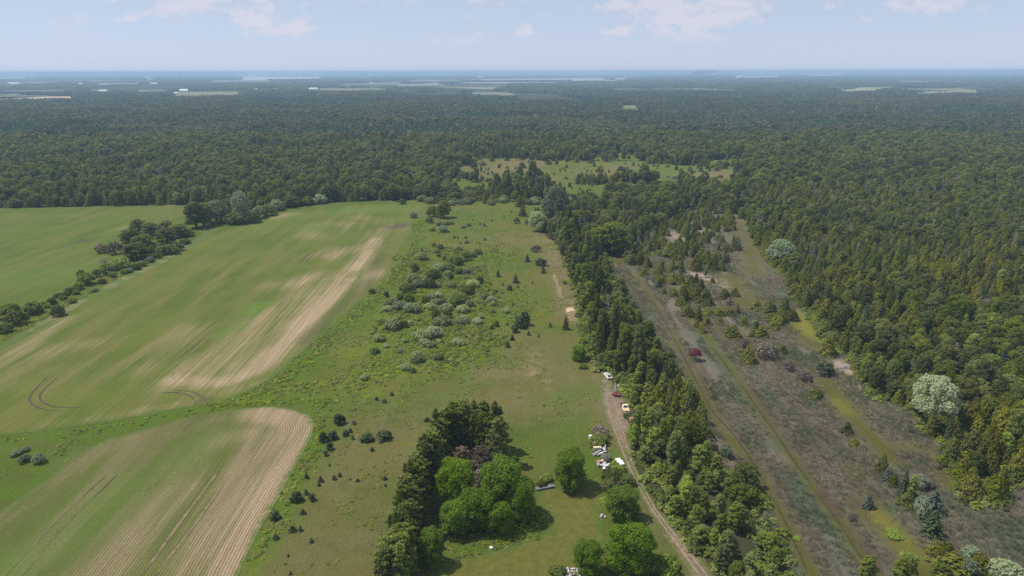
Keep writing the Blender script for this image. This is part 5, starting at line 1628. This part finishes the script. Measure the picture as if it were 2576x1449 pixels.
scatter('distant_forest', np.column_stack([farp, 0 * farp[:, 0]]), rs.rand(len(farp)) * 6.28, np.column_stack([ws, ws, hh]), ix, ff, 'hazy unbroken forest stretching towards the horizon')


# woodland beyond three kilometres: patches of canopy between farms
def patch_form(seed):
    r = np.random.RandomState(seed)
    mb = MB()
    n = 90
    c = np.column_stack([r.uniform(-30, 30, n), r.uniform(-30, 30, n), r.uniform(5, 12, n)])
    c = c[np.hypot(c[:, 0], c[:, 1]) < 32]
    nr = unit(rand_dir(r, len(c)) * .9 + [0, -.15, .8])
    mb.cards(c, nr, rand_dir(r, len(c)), 4.2, 4.2, r)
    n = 46
    a = r.uniform(0, 6.28, n)
    c = np.column_stack([30 * np.cos(a), 30 * np.sin(a), r.uniform(2, 9, n)])
    mb.cards(c, unit(np.column_stack([np.cos(a), np.sin(a), .5 + 0 * a]) + rand_dir(r, n) * .4), rand_dir(r, n), 3.5, 4.0, r)
    return mb.mesh('far_canopy_patch', M['far'])


pp = []
y = 3450.0
while y < 15000:
    sp_ = 42 * (y / 3450) ** .75
    hw = .77 * y
    k = int(2 * hw / sp_)
    pp.append(np.column_stack([-hw + (np.arange(k) + rs.rand(k)) * sp_, y + (rs.rand(k) - .5) * sp_, np.full(k, sp_ / 42)]))
    y += sp_
pp = np.concatenate(pp)
fieldn = vnoise(pp[:, :2] * np.array([1, .55]), 1 / 620.0, 21) * .65 + vnoise(pp[:, :2], 1 / 260.0, 22) * .35
ok = fieldn < .60
for w in far_polys:
    ok &= ~in_poly(pp[:, :2], w)
pp = pp[ok]
scatter('far_woodland', np.column_stack([pp[:, :2], 0 * pp[:, 0]]), rs.rand(len(pp)) * 6.28, np.column_stack([pp[:, 2], pp[:, 2], .75 + .5 * rs.rand(len(pp))]), rs.randint(0, 4, len(pp)), [patch_form(40 + i) for i in range(4)], 'blue hazy woodland patches between far farms')


# =================================================================== SECTION: ground growth
def strip_pts(poly, dens, seed, dmax=520.0):
    r = np.random.RandomState(seed)
    w = gpoly(poly)
    lo, hi = w.min(0), w.max(0)
    hi[1] = min(hi[1], dmax)
    n = int((hi[0] - lo[0]) * (hi[1] - lo[1]) * dens)
    p = np.column_stack([r.uniform(lo[0], hi[0], n), r.uniform(lo[1], hi[1], n)])
    return p[in_poly(p, w)], r


p, r = strip_pts(OPEN, .62, 3)
qq = project(p)
ok = (qq[:, 0] > -60) & (qq[:, 0] < 2636) & (qq[:, 1] < 1500)
for pl in (FIELD_MAIN, FIELD_LEFT, FIELD_ROWS, LAWN, TRACK, SAND_A, SAND_B, LANE):
    ok &= ~in_poly(qq, pl)
p = p[ok]


def attr_at(p, lines):
    v = np.zeros(len(p))
    for pl, rad, k in lines:
        v = np.maximum(v, k * np.clip(1 - dist_line(p, smooth_line(gpoly(pl), False)) / (rad * 1.5), 0, 1))
    return v


lushness = attr_at(p, [([(1050, 560), (1040, 620), (1010, 670), (950, 740), (860, 815), (780, 890), (720, 945), (600, 1005), (560, 1020)], 5, 1.2), ([(880, 970), (1000, 930), (1100, 920), (1190, 890)], 9, 1.2), ([(0, 1108), (260, 1080), (380, 1052), (490, 1034)], 4, .5),
                       ([(700, 985), (850, 960), (900, 950)], 5, 1.2), ([(1000, 660), (1100, 760), (1050, 900)], 26, .9), ([(1180, 850), (1290, 760)], 16, .7), ([(1190, 1375), (1260, 1355), (1340, 1330), (1375, 1300)], 4.5, 2.2), ([(1380, 1430), (1440, 1410)], 4, 1.4), ([(800, 1030), (800, 1100), (720, 1250), (640, 1400)], 4, .8),
                       ([(0, 1170), (150, 1130), (300, 1095)], 9, .2), ([(1510, 1120), (1540, 1180), (1520, 1260)], 3.5, 1.3), ([(1240, 620), (1260, 660)], 10, .8), ([(560, 1018), (700, 1008), (850, 1012)], 3, 1.2), ([(0, 850), (160, 775), (300, 705), (500, 590)], 4, 1.1)])
dn = vnoise(p, .14, 5) * .7 + vnoise(p, .5, 6) * .4
ok = (dn + lushness * .55 - r.rand(len(p)) * .35) > .565
p, lushness = p[ok], lushness[ok]
sz = (.45 + .75 * r.rand(len(p))) * (.7 + .6 * np.clip(lushness, 0, 1))
scatter('meadow_weeds', np.column_stack([p, np.full(len(p), .02)]), r.rand(len(p)) * 6.28, np.column_stack([sz * 1.3, sz * 1.3, sz * .7]), r.randint(0, 4, len(p)), [leafy_tuft(300 + i).mesh('weed_tuft', M['weed']) for i in range(4)], 'yellow-green weeds and goldenrod scattered over the meadow')

# low scrub knitting the meadow thicket together
THICK = [(985, 640), (1090, 615), (1210, 640), (1235, 720), (1290, 800), (1270, 880), (1190, 910), (1090, 930), (960, 940), (900, 900), (950, 800), (985, 720)]
p, r = strip_pts(THICK, .5, 91)
ok = (vnoise(p * np.array([1, .7]), .11, 92) * .75 + vnoise(p, .4, 93) * .4) > .60
p = p[ok]
sz = .5 + .8 * r.rand(len(p)) ** 2
scatter('thicket_scrub', np.column_stack([p, np.full(len(p), .02)]), r.rand(len(p)) * 6.28, np.column_stack([sz * 1.5, sz * 1.3, sz * .9]), r.randint(0, 4, len(p)), [leafy_tuft(360 + i, 70, 1.0, .8, .14).mesh('scrub_tuft', M[('shrub', 'weed', 'aspen', 'weed')[i]]) for i in range(4)], 'low green scrub between the meadow shrubs')

# low bushes filling the floor and the hems of the nearer woods
ug = jitter_grid(124, 420, 2.3, None, np.random.RandomState(77), 0.76)
qq = project(ug)
wd = ~(in_poly(qq, OPEN) | in_poly(qq, MARSH))
hem = np.minimum(dist_line(ug, np.vstack([gpoly(OPEN), gpoly(OPEN)[:1]])), dist_line(ug, MARSH_W))
r = np.random.RandomState(78)
ok = (wd | (hem < 1.6)) & (r.rand(len(ug)) < np.where(hem < 7, .9, .35)) & (qq[:, 0] > 1300) & ~in_poly(qq, TRACK)
ug = ug[ok]
sz = .9 + 1.1 * r.rand(len(ug))
scatter('undergrowth', np.column_stack([ug, np.full(len(ug), .02)]), r.rand(len(ug)) * 6.28, np.column_stack([sz * 1.2, sz * 1.2, sz]), r.randint(0, 5, len(ug)), [leafy_tuft(330 + i, 60, 1.0, .8, .17).mesh('low_bush', M['aspen'] if i % 2 else M['shrub']) for i in range(4)] + [leafy_tuft(340, 60, 1.0, .8, .17).mesh('low_bush', M['weed'])], 'low green undergrowth at the hems of the woods')

p, r = strip_pts(MARSH, 1.7, 4, 430.0)
qq = project(p)
ok = (qq[:, 0] < 2636) & (qq[:, 1] < 1500)
p = p[ok]
moss = attr_at(p, [([(1575, 655), (1605, 700), (1650, 770), (1690, 845), (1740, 940), (1800, 1050), (1850, 1120), (1905, 1190), (1950, 1270), (1995, 1360), (2040, 1449)], 2.4, 1.2), ([(1740, 800), (1790, 870), (1860, 960), (1920, 1050), (1990, 1150), (2060, 1250), (2120, 1330), (2200, 1449)], 2.3, 1.2),
                   ([(1530, 640), (1560, 660)], 9, 1.), ([(1840, 560), (1880, 640), (1900, 690)], 12, 1), ([(1840, 700), (1870, 760), (1920, 780)], 8, 1), ([(2070, 960), (2140, 1050), (2210, 1120), (2240, 1160)], 3.8, 1.), ([(2230, 1120), (2330, 1140), (2400, 1220)], 4, .8),
                   ([(2160, 1270), (2250, 1350), (2330, 1449)], 6, 1.), ([(2000, 790), (2050, 870)], 7, 1), ([(2105, 915), (2140, 940)], 4, 1.), ([(1745, 690), (1785, 705)], 6, 1.), ([(1690, 590), (1720, 600)], 7, 1), ([(1955, 985), (2020, 1040), (2050, 1075)], 4, .6)])
ok = (r.rand(len(p)) * .75 + .25 * vnoise(p * np.array([1, .3]), .3, 7) > moss * 1.25) & (vnoise(p * np.array([1, .25]), .22, 13) > .22)
p = p[ok]
sz = .7 + .6 * r.rand(len(p))
scatter('marsh_reeds', np.column_stack([p, np.full(len(p), .02)]), r.rand(len(p)) * 6.28, np.column_stack([sz, sz, sz * (.75 + .5 * vnoise(p, .12, 9))]), r.randint(0, 4, len(p)), [tuft(400 + i, 22, .95, .5, .035, .35).mesh('reed_tuft', M['reed']) for i in range(4)], 'grey-brown reeds standing in the marsh')


# =================================================================== SECTION: vehicles and scrap
PAINT_W = plain('white_car_paint', (0.78, 0.78, 0.75), 0.35, 0, 0.1, 1.5, 0.5)
PAINT_Y = plain('faded_yellow_paint', (0.72, 0.5, 0.28), 0.5, 0, 0.2, 1.2, 0.4)
PAINT_C = plain('cream_roof_paint', (0.8, 0.7, 0.58), 0.5, 0, 0.12, 1.2, 0.4)
GLASS = plain('dark_car_glass', (0.02, 0.022, 0.025), 0.12, 0, 0.1, 1.0, 0.6)
TYRE = plain('tyre_rubber', (0.025, 0.025, 0.025), 0.85, 0, 0.2, 2, 0.2)
STEEL = plain('galvanised_steel', (0.42, 0.4, 0.45), 0.5, 0.3, 0.25, 2, 0.4)
RUST = plain('rusty_steel', (0.2, 0.075, 0.06), 0.8, 0, 0.4, 2, 0.2)
CHROME = plain('dull_chrome', (0.55, 0.55, 0.55), 0.35, 0.7, 0.2, 2, 0.5)
YELLOW = plain('yellow_enamel', (0.72, 0.5, 0.2), 0.5, 0, 0.15, 2, 0.4)
CREAM = plain('cream_enamel', (0.78, 0.66, 0.42), 0.5, 0, 0.15, 2, 0.4)
WHITE = plain('white_plastic', (0.8, 0.8, 0.8), 0.55, 0, 0.08, 2, 0.4)
GREYB = plain('weathered_board', (0.36, 0.34, 0.38), 0.9, 0, 0.3, 3, 0.15)
PINK = plain('faded_red_metal', (0.46, 0.2, 0.2), 0.7, 0, 0.3, 2, 0.3)
CONC = plain('pale_rubble', (0.6, 0.56, 0.6), 0.95, 0, 0.25, 1.5, 0.1)


def full(fx, fy):
    g = ground(fx / 1.49068, fy / 1.49068)
    return (g.x, g.y, 0.1)


def prism(name, profile, w, mat, parent, inset=None, bevel=0.0):
    """A body from its side profile (length, height), the roof points drawn in by inset."""
    n = len(profile)
    vs = []
    for s in (-1, 1):
        for (l, h) in profile:
            k = w / 2 - (inset(h) if inset else 0)
            vs.append((s * k, l, h))
    fs = [tuple(range(n)), tuple(range(2 * n - 1, n - 1, -1))]
    for i in range(n):
        j = (i + 1) % n
        fs.append((i, i + n, j + n, j))
    mb = MB()
    mb.poly(vs, fs)
    me = mb.mesh(name, mat)
    o = link(name, me, parent)
    if bevel:
        b = o.modifiers.new('bevel', 'BEVEL')
        b.width = bevel
        b.segments = 2
        b.limit_method = 'ANGLE'
    return o


def boxes(name, mat, parent, lst):
    mb = MB()
    for it in lst:
        mb.box(*it)
    return link(name, mb.mesh(name, mat), parent)


def wheel(parent, x, y, r=.33, w=.2):
    mb = MB()
    mb.tube([(x - w / 2, y, r), (x + w / 2, y, r)], [r, r], 14)
    mb.poly([(x - w / 2, y + r * math.cos(a), r + r * math.sin(a)) for a in np.arange(14) * 2 * math.pi / 14], [tuple(range(14))])
    t = link('wheel', mb.mesh('wheel', TYRE), parent)
    mb = MB()
    s = 1 if x > 0 else -1
    mb.tube([(x + s * .06, y, r), (x + s * (w / 2 + .02), y, r)], [r * .6, r * .55], 10)
    link('rim', mb.mesh('rim', CHROME), t)


def sedan():
    e = empty('derelict_car', full(2277, 1417), math.radians(12))
    tag(e, 'white derelict car parked nose-in under the trees beyond the lattice mast', 'car')
    ins = lambda h: 0.0 if h < .85 else .2 * (h - .85) / .5
    # length axis y, rear faces the camera
    prism('body', [(-2.3, .3), (-2.36, .55), (-2.3, .86), (-1.5, .92), (1.0, .95), (2.15, .82), (2.3, .6), (2.25, .3)], 1.76, PAINT_W, e, None, .08)
    prism('cabin', [(-1.62, .9), (-1.05, 1.38), (.35, 1.42), (1.15, .93)], 1.6, PAINT_W, e, lambda h: 0 if h < 1.1 else .16, .05)
    mb = MB()
    mb.poly([(-.66, -1.58, .97), (.66, -1.58, .97), (.56, -1.12, 1.36), (-.56, -1.12, 1.36)], [(0, 1, 2, 3)])
    link('rear_window', mb.mesh('rear_window', GLASS), e)
    mb = MB()
    mb.poly([(-.66, 1.18, .97), (.66, 1.18, .97), (.56, .44, 1.41), (-.56, .44, 1.41)], [(0, 3, 2, 1)])
    link('windscreen', mb.mesh('windscreen', GLASS), e)
    boxes('roof_opening', GLASS, e, [((0, -.35, 1.425), (.95, .62, .02))])
    boxes('boot_opening', GLASS, e, [((0, -1.87, .915), (1.0, .42, .03))])
    for s in (-1, 1):
        boxes('side_window', GLASS, e, [((s * .78, -.3, 1.14), (.03, 1.5, .28))])
        boxes('tail_light', RUST, e, [((s * .68, -2.37, .68), (.3, .04, .16))])
    boxes('bumper', CHROME, e, [((0, -2.42, .45), (1.7, .12, .16))])
    for x in (-.8, .8):
        for y in (-1.4, 1.45):
            wheel(e, x, y)


def pickup():
    e = empty('derelict_pickup', full(2341, 1538), math.radians(3))
    tag(e, 'faded yellow pickup truck with rusty bed parked beside the dirt track', 'pickup truck')
    prism('bonnet', [(-2.75, .45), (-2.8, .95), (-2.7, 1.06), (-1.15, 1.14), (-1.15, .45)], 1.9, PAINT_Y, e, None, .06)
    prism('cab', [(-1.15, .45), (-1.15, 1.14), (-.6, 1.72), (.35, 1.76), (.55, 1.1), (.55, .45)], 1.9, PAINT_C, e, lambda h: 0 if h < 1.2 else .14, .05)
    boxes('cargo_bed', RUST, e, [((0, 1.65, .62), (1.86, 2.15, .1)), ((-.92, 1.65, .86), (.07, 2.15, .55)), ((.92, 1.65, .86), (.07, 2.15, .55)), ((0, 2.72, .86), (1.86, .07, .5)), ((0, .6, .9), (1.86, .06, .55))])
    mb = MB()
    mb.poly([(-.72, -1.1, 1.2), (.72, -1.1, 1.2), (.64, -.66, 1.7), (-.64, -.66, 1.7)], [(0, 1, 2, 3)])
    link('windscreen', mb.mesh('windscreen', GLASS), e)
    for s in (-1, 1):
        boxes('side_window', GLASS, e, [((s * .87, -.2, 1.42), (.03, .75, .34))])
        mb = MB()
        mb.tube([(s * .68, -2.78, .82), (s * .68, -2.84, .82)], [.14, .12], 10)
        link('headlight', mb.mesh('headlight', CHROME), e)
    boxes('grille', GLASS, e, [((0, -2.81, .8), (.95, .03, .2))])
    boxes('bumper', CREAM, e, [((0, -2.9, .5), (1.9, .14, .22))])
    boxes('roof_rack_light', CREAM, e, [((0, -.1, 1.78), (1.3, .9, .03))])
    for x in (-.86, .86):
        for y in (-1.9, 1.7):
            wheel(e, x, y, .36, .22)


sedan()
pickup()

# lattice mast lying on stands
e = empty('lattice_mast', full(2305, 1462), math.radians(-4))
tag(e, 'grey lattice mast section leaning on the ground between white car and rusty trailer', 'mast')
mb = MB()
L_, a_ = 7.2, .95
for ox, oz in ((-a_ / 2, .35), (a_ / 2, .35), (0, 1.15)):
    mb.tube([(ox, -L_ / 2, oz), (ox * .9, 0, oz * 1.1), (ox * .25, L_ / 2, oz * 1.4)], [.06, .06, .05], 6)
link('rail', mb.mesh('rail', STEEL), e)
mb = MB()
for i in range(9):
    y0, y1 = -L_ / 2 + i * L_ / 9, -L_ / 2 + (i + 1) * L_ / 9
    k = 1 - .75 * max(0, y0 / (L_ / 2))
    for A, B in (((-a_ / 2 * k, .36), (a_ / 2 * k, .36)), ((a_ / 2 * k, .36), (0, 1.18)), ((0, 1.18), (-a_ / 2 * k, .36))):
        mb.tube([(A[0], y0, A[1]), (B[0], y1, B[1])], [.035, .035], 4)
        mb.tube([(A[0], y0, A[1]), (B[0], y0, B[1])], [.035, .035], 4)
link('bracing', mb.mesh('bracing', STEEL), e)
boxes('base_frame', STEEL, e, [((.5, -.6, .3), (1.9, .12, .12)), ((.5, .9, .3), (1.7, .12, .12)), ((1.35, .1, .3), (.12, 1.7, .12))])
e = empty('white_drum', full(2316, 1455))
tag(e, 'small white drum lying against the lattice mast', 'drum')
mb = MB()
mb.tube([(-.35, 0, .5), (-.3, 0, .5), (.3, 0, .5), (.35, 0, .5)], [.3, .42, .42, .3], 12)
link('shell', mb.mesh('shell', WHITE, True), e)

# rusty trailer
e = empty('rusty_trailer', full(2309, 1486), math.radians(60))
tag(e, 'low rusty red trailer frame in front of the lattice mast', 'trailer')
boxes('deck', RUST, e, [((0, 0, .55), (1.7, 2.6, .12)), ((-.85, 0, .75), (.08, 2.6, .3)), ((.85, 0, .75), (.08, 2.6, .3))])
boxes('drawbar', RUST, e, [((.2, -1.9, .5), (.12, 1.3, .12)), ((-.2, -1.9, .5), (.12, 1.3, .12))])
wheel(e, -1.0, .2, .32, .2)
wheel(e, 1.0, .2, .32, .2)

# dark red scrap implement
e = empty('red_scrap_implement', full(2367, 1583), math.radians(25))
tag(e, 'dark red scrap farm implement half hidden beside the aspen strip', 'farm implement')
boxes('hopper', PINK, e, [((0, 0, .85), (1.7, 1.1, .8), None, (.75, .7))])
boxes('frame', RUST, e, [((0, 0, .4), (2.1, .12, .12)), ((0, .5, .4), (2.1, .12, .12)), ((0, -.9, .4), (.12, 1.4, .12))])
wheel(e, -1.0, .2, .4, .16)
wheel(e, 1.0, .2, .4, .16)


def junk(name, fx, fy, rz, label, cat, parts):
    e = empty(name, full(fx, fy), math.radians(rz))
    tag(e, label, cat)
    for nm, mat, lst in parts:
        boxes(nm, mat, e, lst)
    return e


def T8(x, y):
    return 1280 + x / 2.0125, 1440 + y / 2.0125


junk('white_box', *T8(1873, 412), 20, 'small white box left of the bushes above the scrap heap', 'box', [('shell', WHITE, [((0, 0, .4), (.7, .8, .8), None, (.85, .85))]), ('lid', WHITE, [((0, 0, .83), (.76, .84, .08))])])
junk('yellow_cabinet', *T8(1920, 478), 5, 'yellow metal cabinet at the top of the scrap heap', 'cabinet', [('carcass', YELLOW, [((0, 0, .75), (1.3, .8, 1.5))]), ('door', YELLOW, [((-.32, -.42, .75), (.6, .04, 1.38)), ((.32, -.42, .75), (.6, .04, 1.38))]), ('top', CREAM, [((0, 0, 1.53), (1.36, .86, .06))])])
junk('cream_counter', *T8(1925, 502), 3, 'long cream counter below the yellow cabinet in the scrap heap', 'counter', [('carcass', CREAM, [((0, 0, .45), (2.1, .7, .9))]), ('worktop', CREAM, [((0, 0, .93), (2.2, .8, .07))]), ('back_rail', RUST, [((0, .45, 1.0), (2.2, .06, .4))])])
R30 = np.array(Matrix.Rotation(math.radians(28), 3, 'Z') @ Matrix.Rotation(math.radians(8), 3, 'Y'))
R60 = np.array(Matrix.Rotation(math.radians(62), 3, 'Z') @ Matrix.Rotation(math.radians(-7), 3, 'Y'))
e = empty('board_pile', full(*T8(1945, 530)))
tag(e, 'pile of weathered grey boards strewn below the cream counter', 'boards')
rj = random.Random(3)
for i in range(12):
    R_ = np.array(Matrix.Rotation(math.radians(28 + rj.uniform(-22, 22) if i < 7 else 75 + rj.uniform(-20, 20)), 3, 'Z') @ Matrix.Rotation(math.radians(rj.uniform(-9, 9)), 3, 'Y'))
    cx_ = (rj.uniform(-1.2, .8), rj.uniform(-.8, .6)) if i < 7 else (rj.uniform(.6, 1.8), rj.uniform(.2, 2.0))
    boxes('board', GREYB if i % 4 else CONC, e, [((cx_[0], cx_[1], .2 + i * .07), (rj.uniform(1.8, 3.2), rj.uniform(.2, .5), .05), R_)])
junk('red_metal_scrap', *T8(1938, 596), 12, 'faded red metal panel lying in the scrap heap', 'metal panel', [('panel', PINK, [((0, 0, .4), (1.7, 1.0, .12), R30), ((.2, .1, .25), (1.5, .9, .3))])])
junk('painted_scrap', *T8(1965, 590), -20, 'small cream panel beside the faded red metal', 'panel', [('panel', CREAM, [((0, 0, .45), (.9, .5, .1), R60), ((0, .1, .2), (.8, .5, .3))])])
e = empty('sheet_heap', full(*T8(1968, 632)))
tag(e, 'heap of white and grey sheets at the foot of the scrap heap', 'scrap heap')
for i in range(10):
    R_ = np.array(Matrix.Rotation(rj.uniform(0, 3.1), 3, 'Z') @ Matrix.Rotation(math.radians(rj.uniform(-28, 28)), 3, 'Y'))
    boxes('sheet', [CONC, GREYB, WHITE, GREYB][i % 4], e, [((rj.uniform(-1.2, 1.2), rj.uniform(-.9, .9), .3 + .07 * i), (rj.uniform(.8, 1.9), rj.uniform(.3, .9), .05), R_)])
# white sheet draped on the grass
vs, fs = [], []
for i in range(9):
    for j in range(13):
        u, v = (i / 8 - .5), (j / 12 - .5)
        vs.append((u * 1.5 * (1 - .35 * abs(v)) + .9 * v + rj.uniform(-.08, .08), v * -3.3 + rj.uniform(-.1, .1), .18 + .32 * math.sin(u * 5 + v * 7) * math.cos(v * 9) + .22))
for i in range(8):
    for j in range(12):
        a = i * 13 + j
        fs.append((a, a + 13, a + 14, a + 1))
mb = MB()
mb.poly(vs, fs)
o = link('white_tarpaulin', mb.mesh('white_tarpaulin', WHITE))
o.location = full(*T8(2095, 597))
sol = o.modifiers.new('thickness', 'SOLIDIFY')
sol.thickness = .02
tag(o, 'crumpled white tarpaulin lying on the grass beside the dirt track', 'tarpaulin')
junk('white_chair', *T8(2000, 738), 25, 'white chair with a cream seat standing below the scrap heap', 'chair', [('backrest', WHITE, [((0, .4, 1.2), (.8, .1, 1.1))]), ('seat', CREAM, [((0, 0, .6), (.85, .8, .16))]), ('leg', WHITE, [((-.35, -.33, .28), (.1, .1, .56))]), ('leg', WHITE, [((.35, -.33, .28), (.1, .1, .56))]), ('leg', WHITE, [((-.35, .33, .28), (.1, .1, .56))]), ('leg', WHITE, [((.35, .33, .28), (.1, .1, .56))])])
junk('pale_post', *T8(1960, 690), 0, 'pale post leaning among bushes above the white chair', 'post', [('shaft', CONC, [((0, 0, .8), (.22, .22, 1.6))]), ('foot', CONC, [((0, 0, .1), (.7, .5, .2))])])
junk('grey_barrel_stand', *T8(2078, 768), 10, 'pale grey bin standing in the bushes above the track-side trees', 'bin', [('bin', CONC, [((0, 0, .5), (.8, .8, 1.0), None, (.8, .8))]), ('rim', GREYB, [((0, 0, 1.02), (.74, .74, .06))])])
junk('pale_stone', *T8(1958, 1005), 30, 'pale stone slab at the lawn edge beside the track-side trees', 'stone', [('slab', CONC, [((0, 0, .3), (1.2, .5, .5), R30, (.8, .7))]), ('chip', CONC, [((.5, -.6, .15), (.6, .4, .3), R60, (.7, .8))])])
junk('white_ball', *T8(1123, 1250), 0, 'small white bucket on the lawn in front of the maples', 'bucket', [('pail', WHITE, [((0, 0, .25), (.5, .5, .5), None, (1.15, 1.15))]), ('rim', WHITE, [((0, 0, .51), (.62, .62, .05))])])
e = empty('log_pile', full(*T8(1530, 788)), math.radians(18))
tag(e, 'pile of grey poles lying beside the round lawn tree', 'log pile')
for i in range(9):
    mb = MB()
    y_, z_ = (i % 5) * .28 - .6, .14 + .24 * (i // 5)
    mb.tube([(-2.3 + rj.uniform(-.5, .5), y_ + rj.uniform(-.15, .15), z_), (2.1 + rj.uniform(-.6, .6), y_ + rj.uniform(-.2, .2), z_ + .1)], [.13, .1], 7)
    link('log', mb.mesh('log', GREYB), e)
e = empty('rubble_heap', full(*T8(1722, 1432)))
tag(e, 'heap of whitish rubble at the foot of the lawn', 'rubble')
for i in range(34):
    a, q_ = rj.uniform(0, 6.28), math.sqrt(rj.random())
    s_ = rj.uniform(.25, .6)
    R_ = np.array(Matrix.Rotation(rj.uniform(0, 3), 3, 'Z') @ Matrix.Rotation(rj.uniform(-.5, .5), 3, 'X'))
    boxes('stone', CONC, e, [((2.4 * q_ * math.cos(a), 1.6 * q_ * math.sin(a), .1 + .75 * (1 - q_)), (s_, s_ * .8, s_ * .6), R_, (.75, .8))])
junk('white_gatepost', *T8(1778, 1446), 0, 'upright white post with a rail beside the rubble heap', 'post', [('post', WHITE, [((0, 0, .9), (.32, .32, 1.8))]), ('rail', CREAM, [((-1.0, 0, .9), (1.9, .12, .16))])])
# brush pile and rock in the marsh
e = empty('brush_pile', full(2560 + 1230 / 2.0125, 720 + 1330 / 2.0125), .6)
tag(e, 'pile of bleached grey brushwood at the marsh edge below the cedar wood', 'brush pile')
for i in range(26):
    mb = MB()
    x_, y_ = rj.uniform(-2.6, 2.6), rj.uniform(-1.1, 1.1)
    a = rj.uniform(-.6, .6)
    l = rj.uniform(.8, 1.7)
    mb.tube([(x_ - l * math.cos(a), y_ - l * math.sin(a), rj.uniform(.1, .5)), (x_ + l * math.cos(a), y_ + l * math.sin(a), rj.uniform(.2, .8))], [.09, .05], 5)
    link('branch', mb.mesh('branch', CONC if i % 2 else DEADWOOD), e)


# =================================================================== SECTION: far farms, mast, smoke
BW = plain('white_barn_sheet', (0.85, 0.85, 0.85), 0.6, 0, 0.06, 0.2, 0.3)
BR = plain('pale_metal_roof', (0.72, 0.74, 0.78), 0.5, 0, 0.1, 0.2, 0.4)
BD = plain('dark_barn_door', (0.08, 0.08, 0.09), 0.8, 0, 0.2, 0.5, 0.2)


def barn(px, py, w, d, h, rz, label):
    g = ground(px, py, 3.0)
    e = empty('barn', (g.x, g.y, 0.0), rz)
    tag(e, label, 'barn', 'far white farm buildings')
    w, d, h = w * 1.25, d * 1.25, h * 1.3
    boxes('wall', BW, e, [((0, 0, h * .5), (w, d, h))])
    for dx, dw in ((-.22, .14), (.25, .1)):
        boxes('door', BD, e, [((w * dx, -d / 2 - .1, h * .3), (w * dw, .2, h * .6))])
    mb = MB()
    o_ = .6
    rh = h * .55
    mb.poly([(-w / 2 - o_, -d / 2 - o_, h), (w / 2 + o_, -d / 2 - o_, h), (w / 2 + o_, 0, h + rh), (-w / 2 - o_, 0, h + rh), (-w / 2 - o_, d / 2 + o_, h), (w / 2 + o_, d / 2 + o_, h)], [(0, 1, 2, 3), (3, 2, 5, 4), (0, 3, 4), (1, 5, 2), (0, 4, 5, 1)])
    link('roof', mb.mesh('roof', BR), e)


for a in BARNS:
    barn(*a)
# communications mast
g = ground(690, 195)
e = empty('communications_mast', (g.x, g.y, 0))
tag(e, 'thin red and white lattice mast touching the horizon above the quarry', 'mast')
hm = 104.0
for k in range(7):
    mb = MB()
    z0, z1 = hm * k / 7, hm * (k + 1) / 7
    for a in range(3):
        x0, y0 = 3.2 * math.cos(a * 2.094), 3.2 * math.sin(a * 2.094)
        x1, y1 = 3.2 * math.cos((a + 1) * 2.094), 3.2 * math.sin((a + 1) * 2.094)
        mb.tube([(x0, y0, z0), (x0, y0, z1)], [.9, .9], 5)
        for s_ in range(3):
            mb.tube([(x0, y0, z0 + (z1 - z0) * s_ / 3), (x1, y1, z0 + (z1 - z0) * (s_ + 1) / 3)], [.5, .5], 4)
    link('section', mb.mesh('section', RUST if k % 2 == 0 else GREYB), e)
# smoke
m, t = new_mat('smoke_volume')
out = t.node('ShaderNodeOutputMaterial')
pv = t.node('ShaderNodeVolumePrincipled')
pv.inputs['Color'].default_value = (1, 1, 1, 1)
pv.inputs['Density'].default_value = 0.0007
pv.inputs['Anisotropy'].default_value = 0.2
t.l.new(pv.outputs[0], out.inputs['Volume'])
mb = MB()
g = ground(1750, 193, 4)
for i in range(7):
    r_ = 60 + 26 * i
    c_ = np.array([i * 34.0 - 40, 0, 14 + i * 11.5])
    th, ph = np.meshgrid(np.linspace(0, math.pi, 7), np.arange(10) * 2 * math.pi / 10, indexing='ij')
    V_ = np.stack([r_ * np.sin(th) * np.cos(ph), r_ * np.sin(th) * np.sin(ph), r_ * .16 * np.cos(th)], -1).reshape(-1, 3) + c_
    F_ = [(i_ * 10 + j, i_ * 10 + (j + 1) % 10, (i_ + 1) * 10 + (j + 1) % 10, (i_ + 1) * 10 + j) for i_ in range(6) for j in range(10)]
    mb.poly(V_, F_)
o = link('smoke', mb.mesh('smoke', m))
o.location = (g.x, g.y, 0)
tag(o, 'pale smoke rising from the far plain near the horizon', kind='stuff')

# =================================================================== SECTION: haze
HAZE_DENSITY = 0.000125
m, t = new_mat('haze_volume')
out = t.node('ShaderNodeOutputMaterial')
pv = t.node('ShaderNodeVolumePrincipled')
pv.inputs['Color'].default_value = (0.5, 0.72, 1.0, 1)
pv.inputs['Density'].default_value = HAZE_DENSITY
pv.inputs['Anisotropy'].default_value = 0.0
t.l.new(pv.outputs[0], out.inputs['Volume'])
mb = MB()
mb.box((0, 29000, 53), (121000, 63000, 108))
o = link('haze', mb.mesh('haze', m))
tag(o, 'pale blue haze lying over the whole plain', kind='stuff')
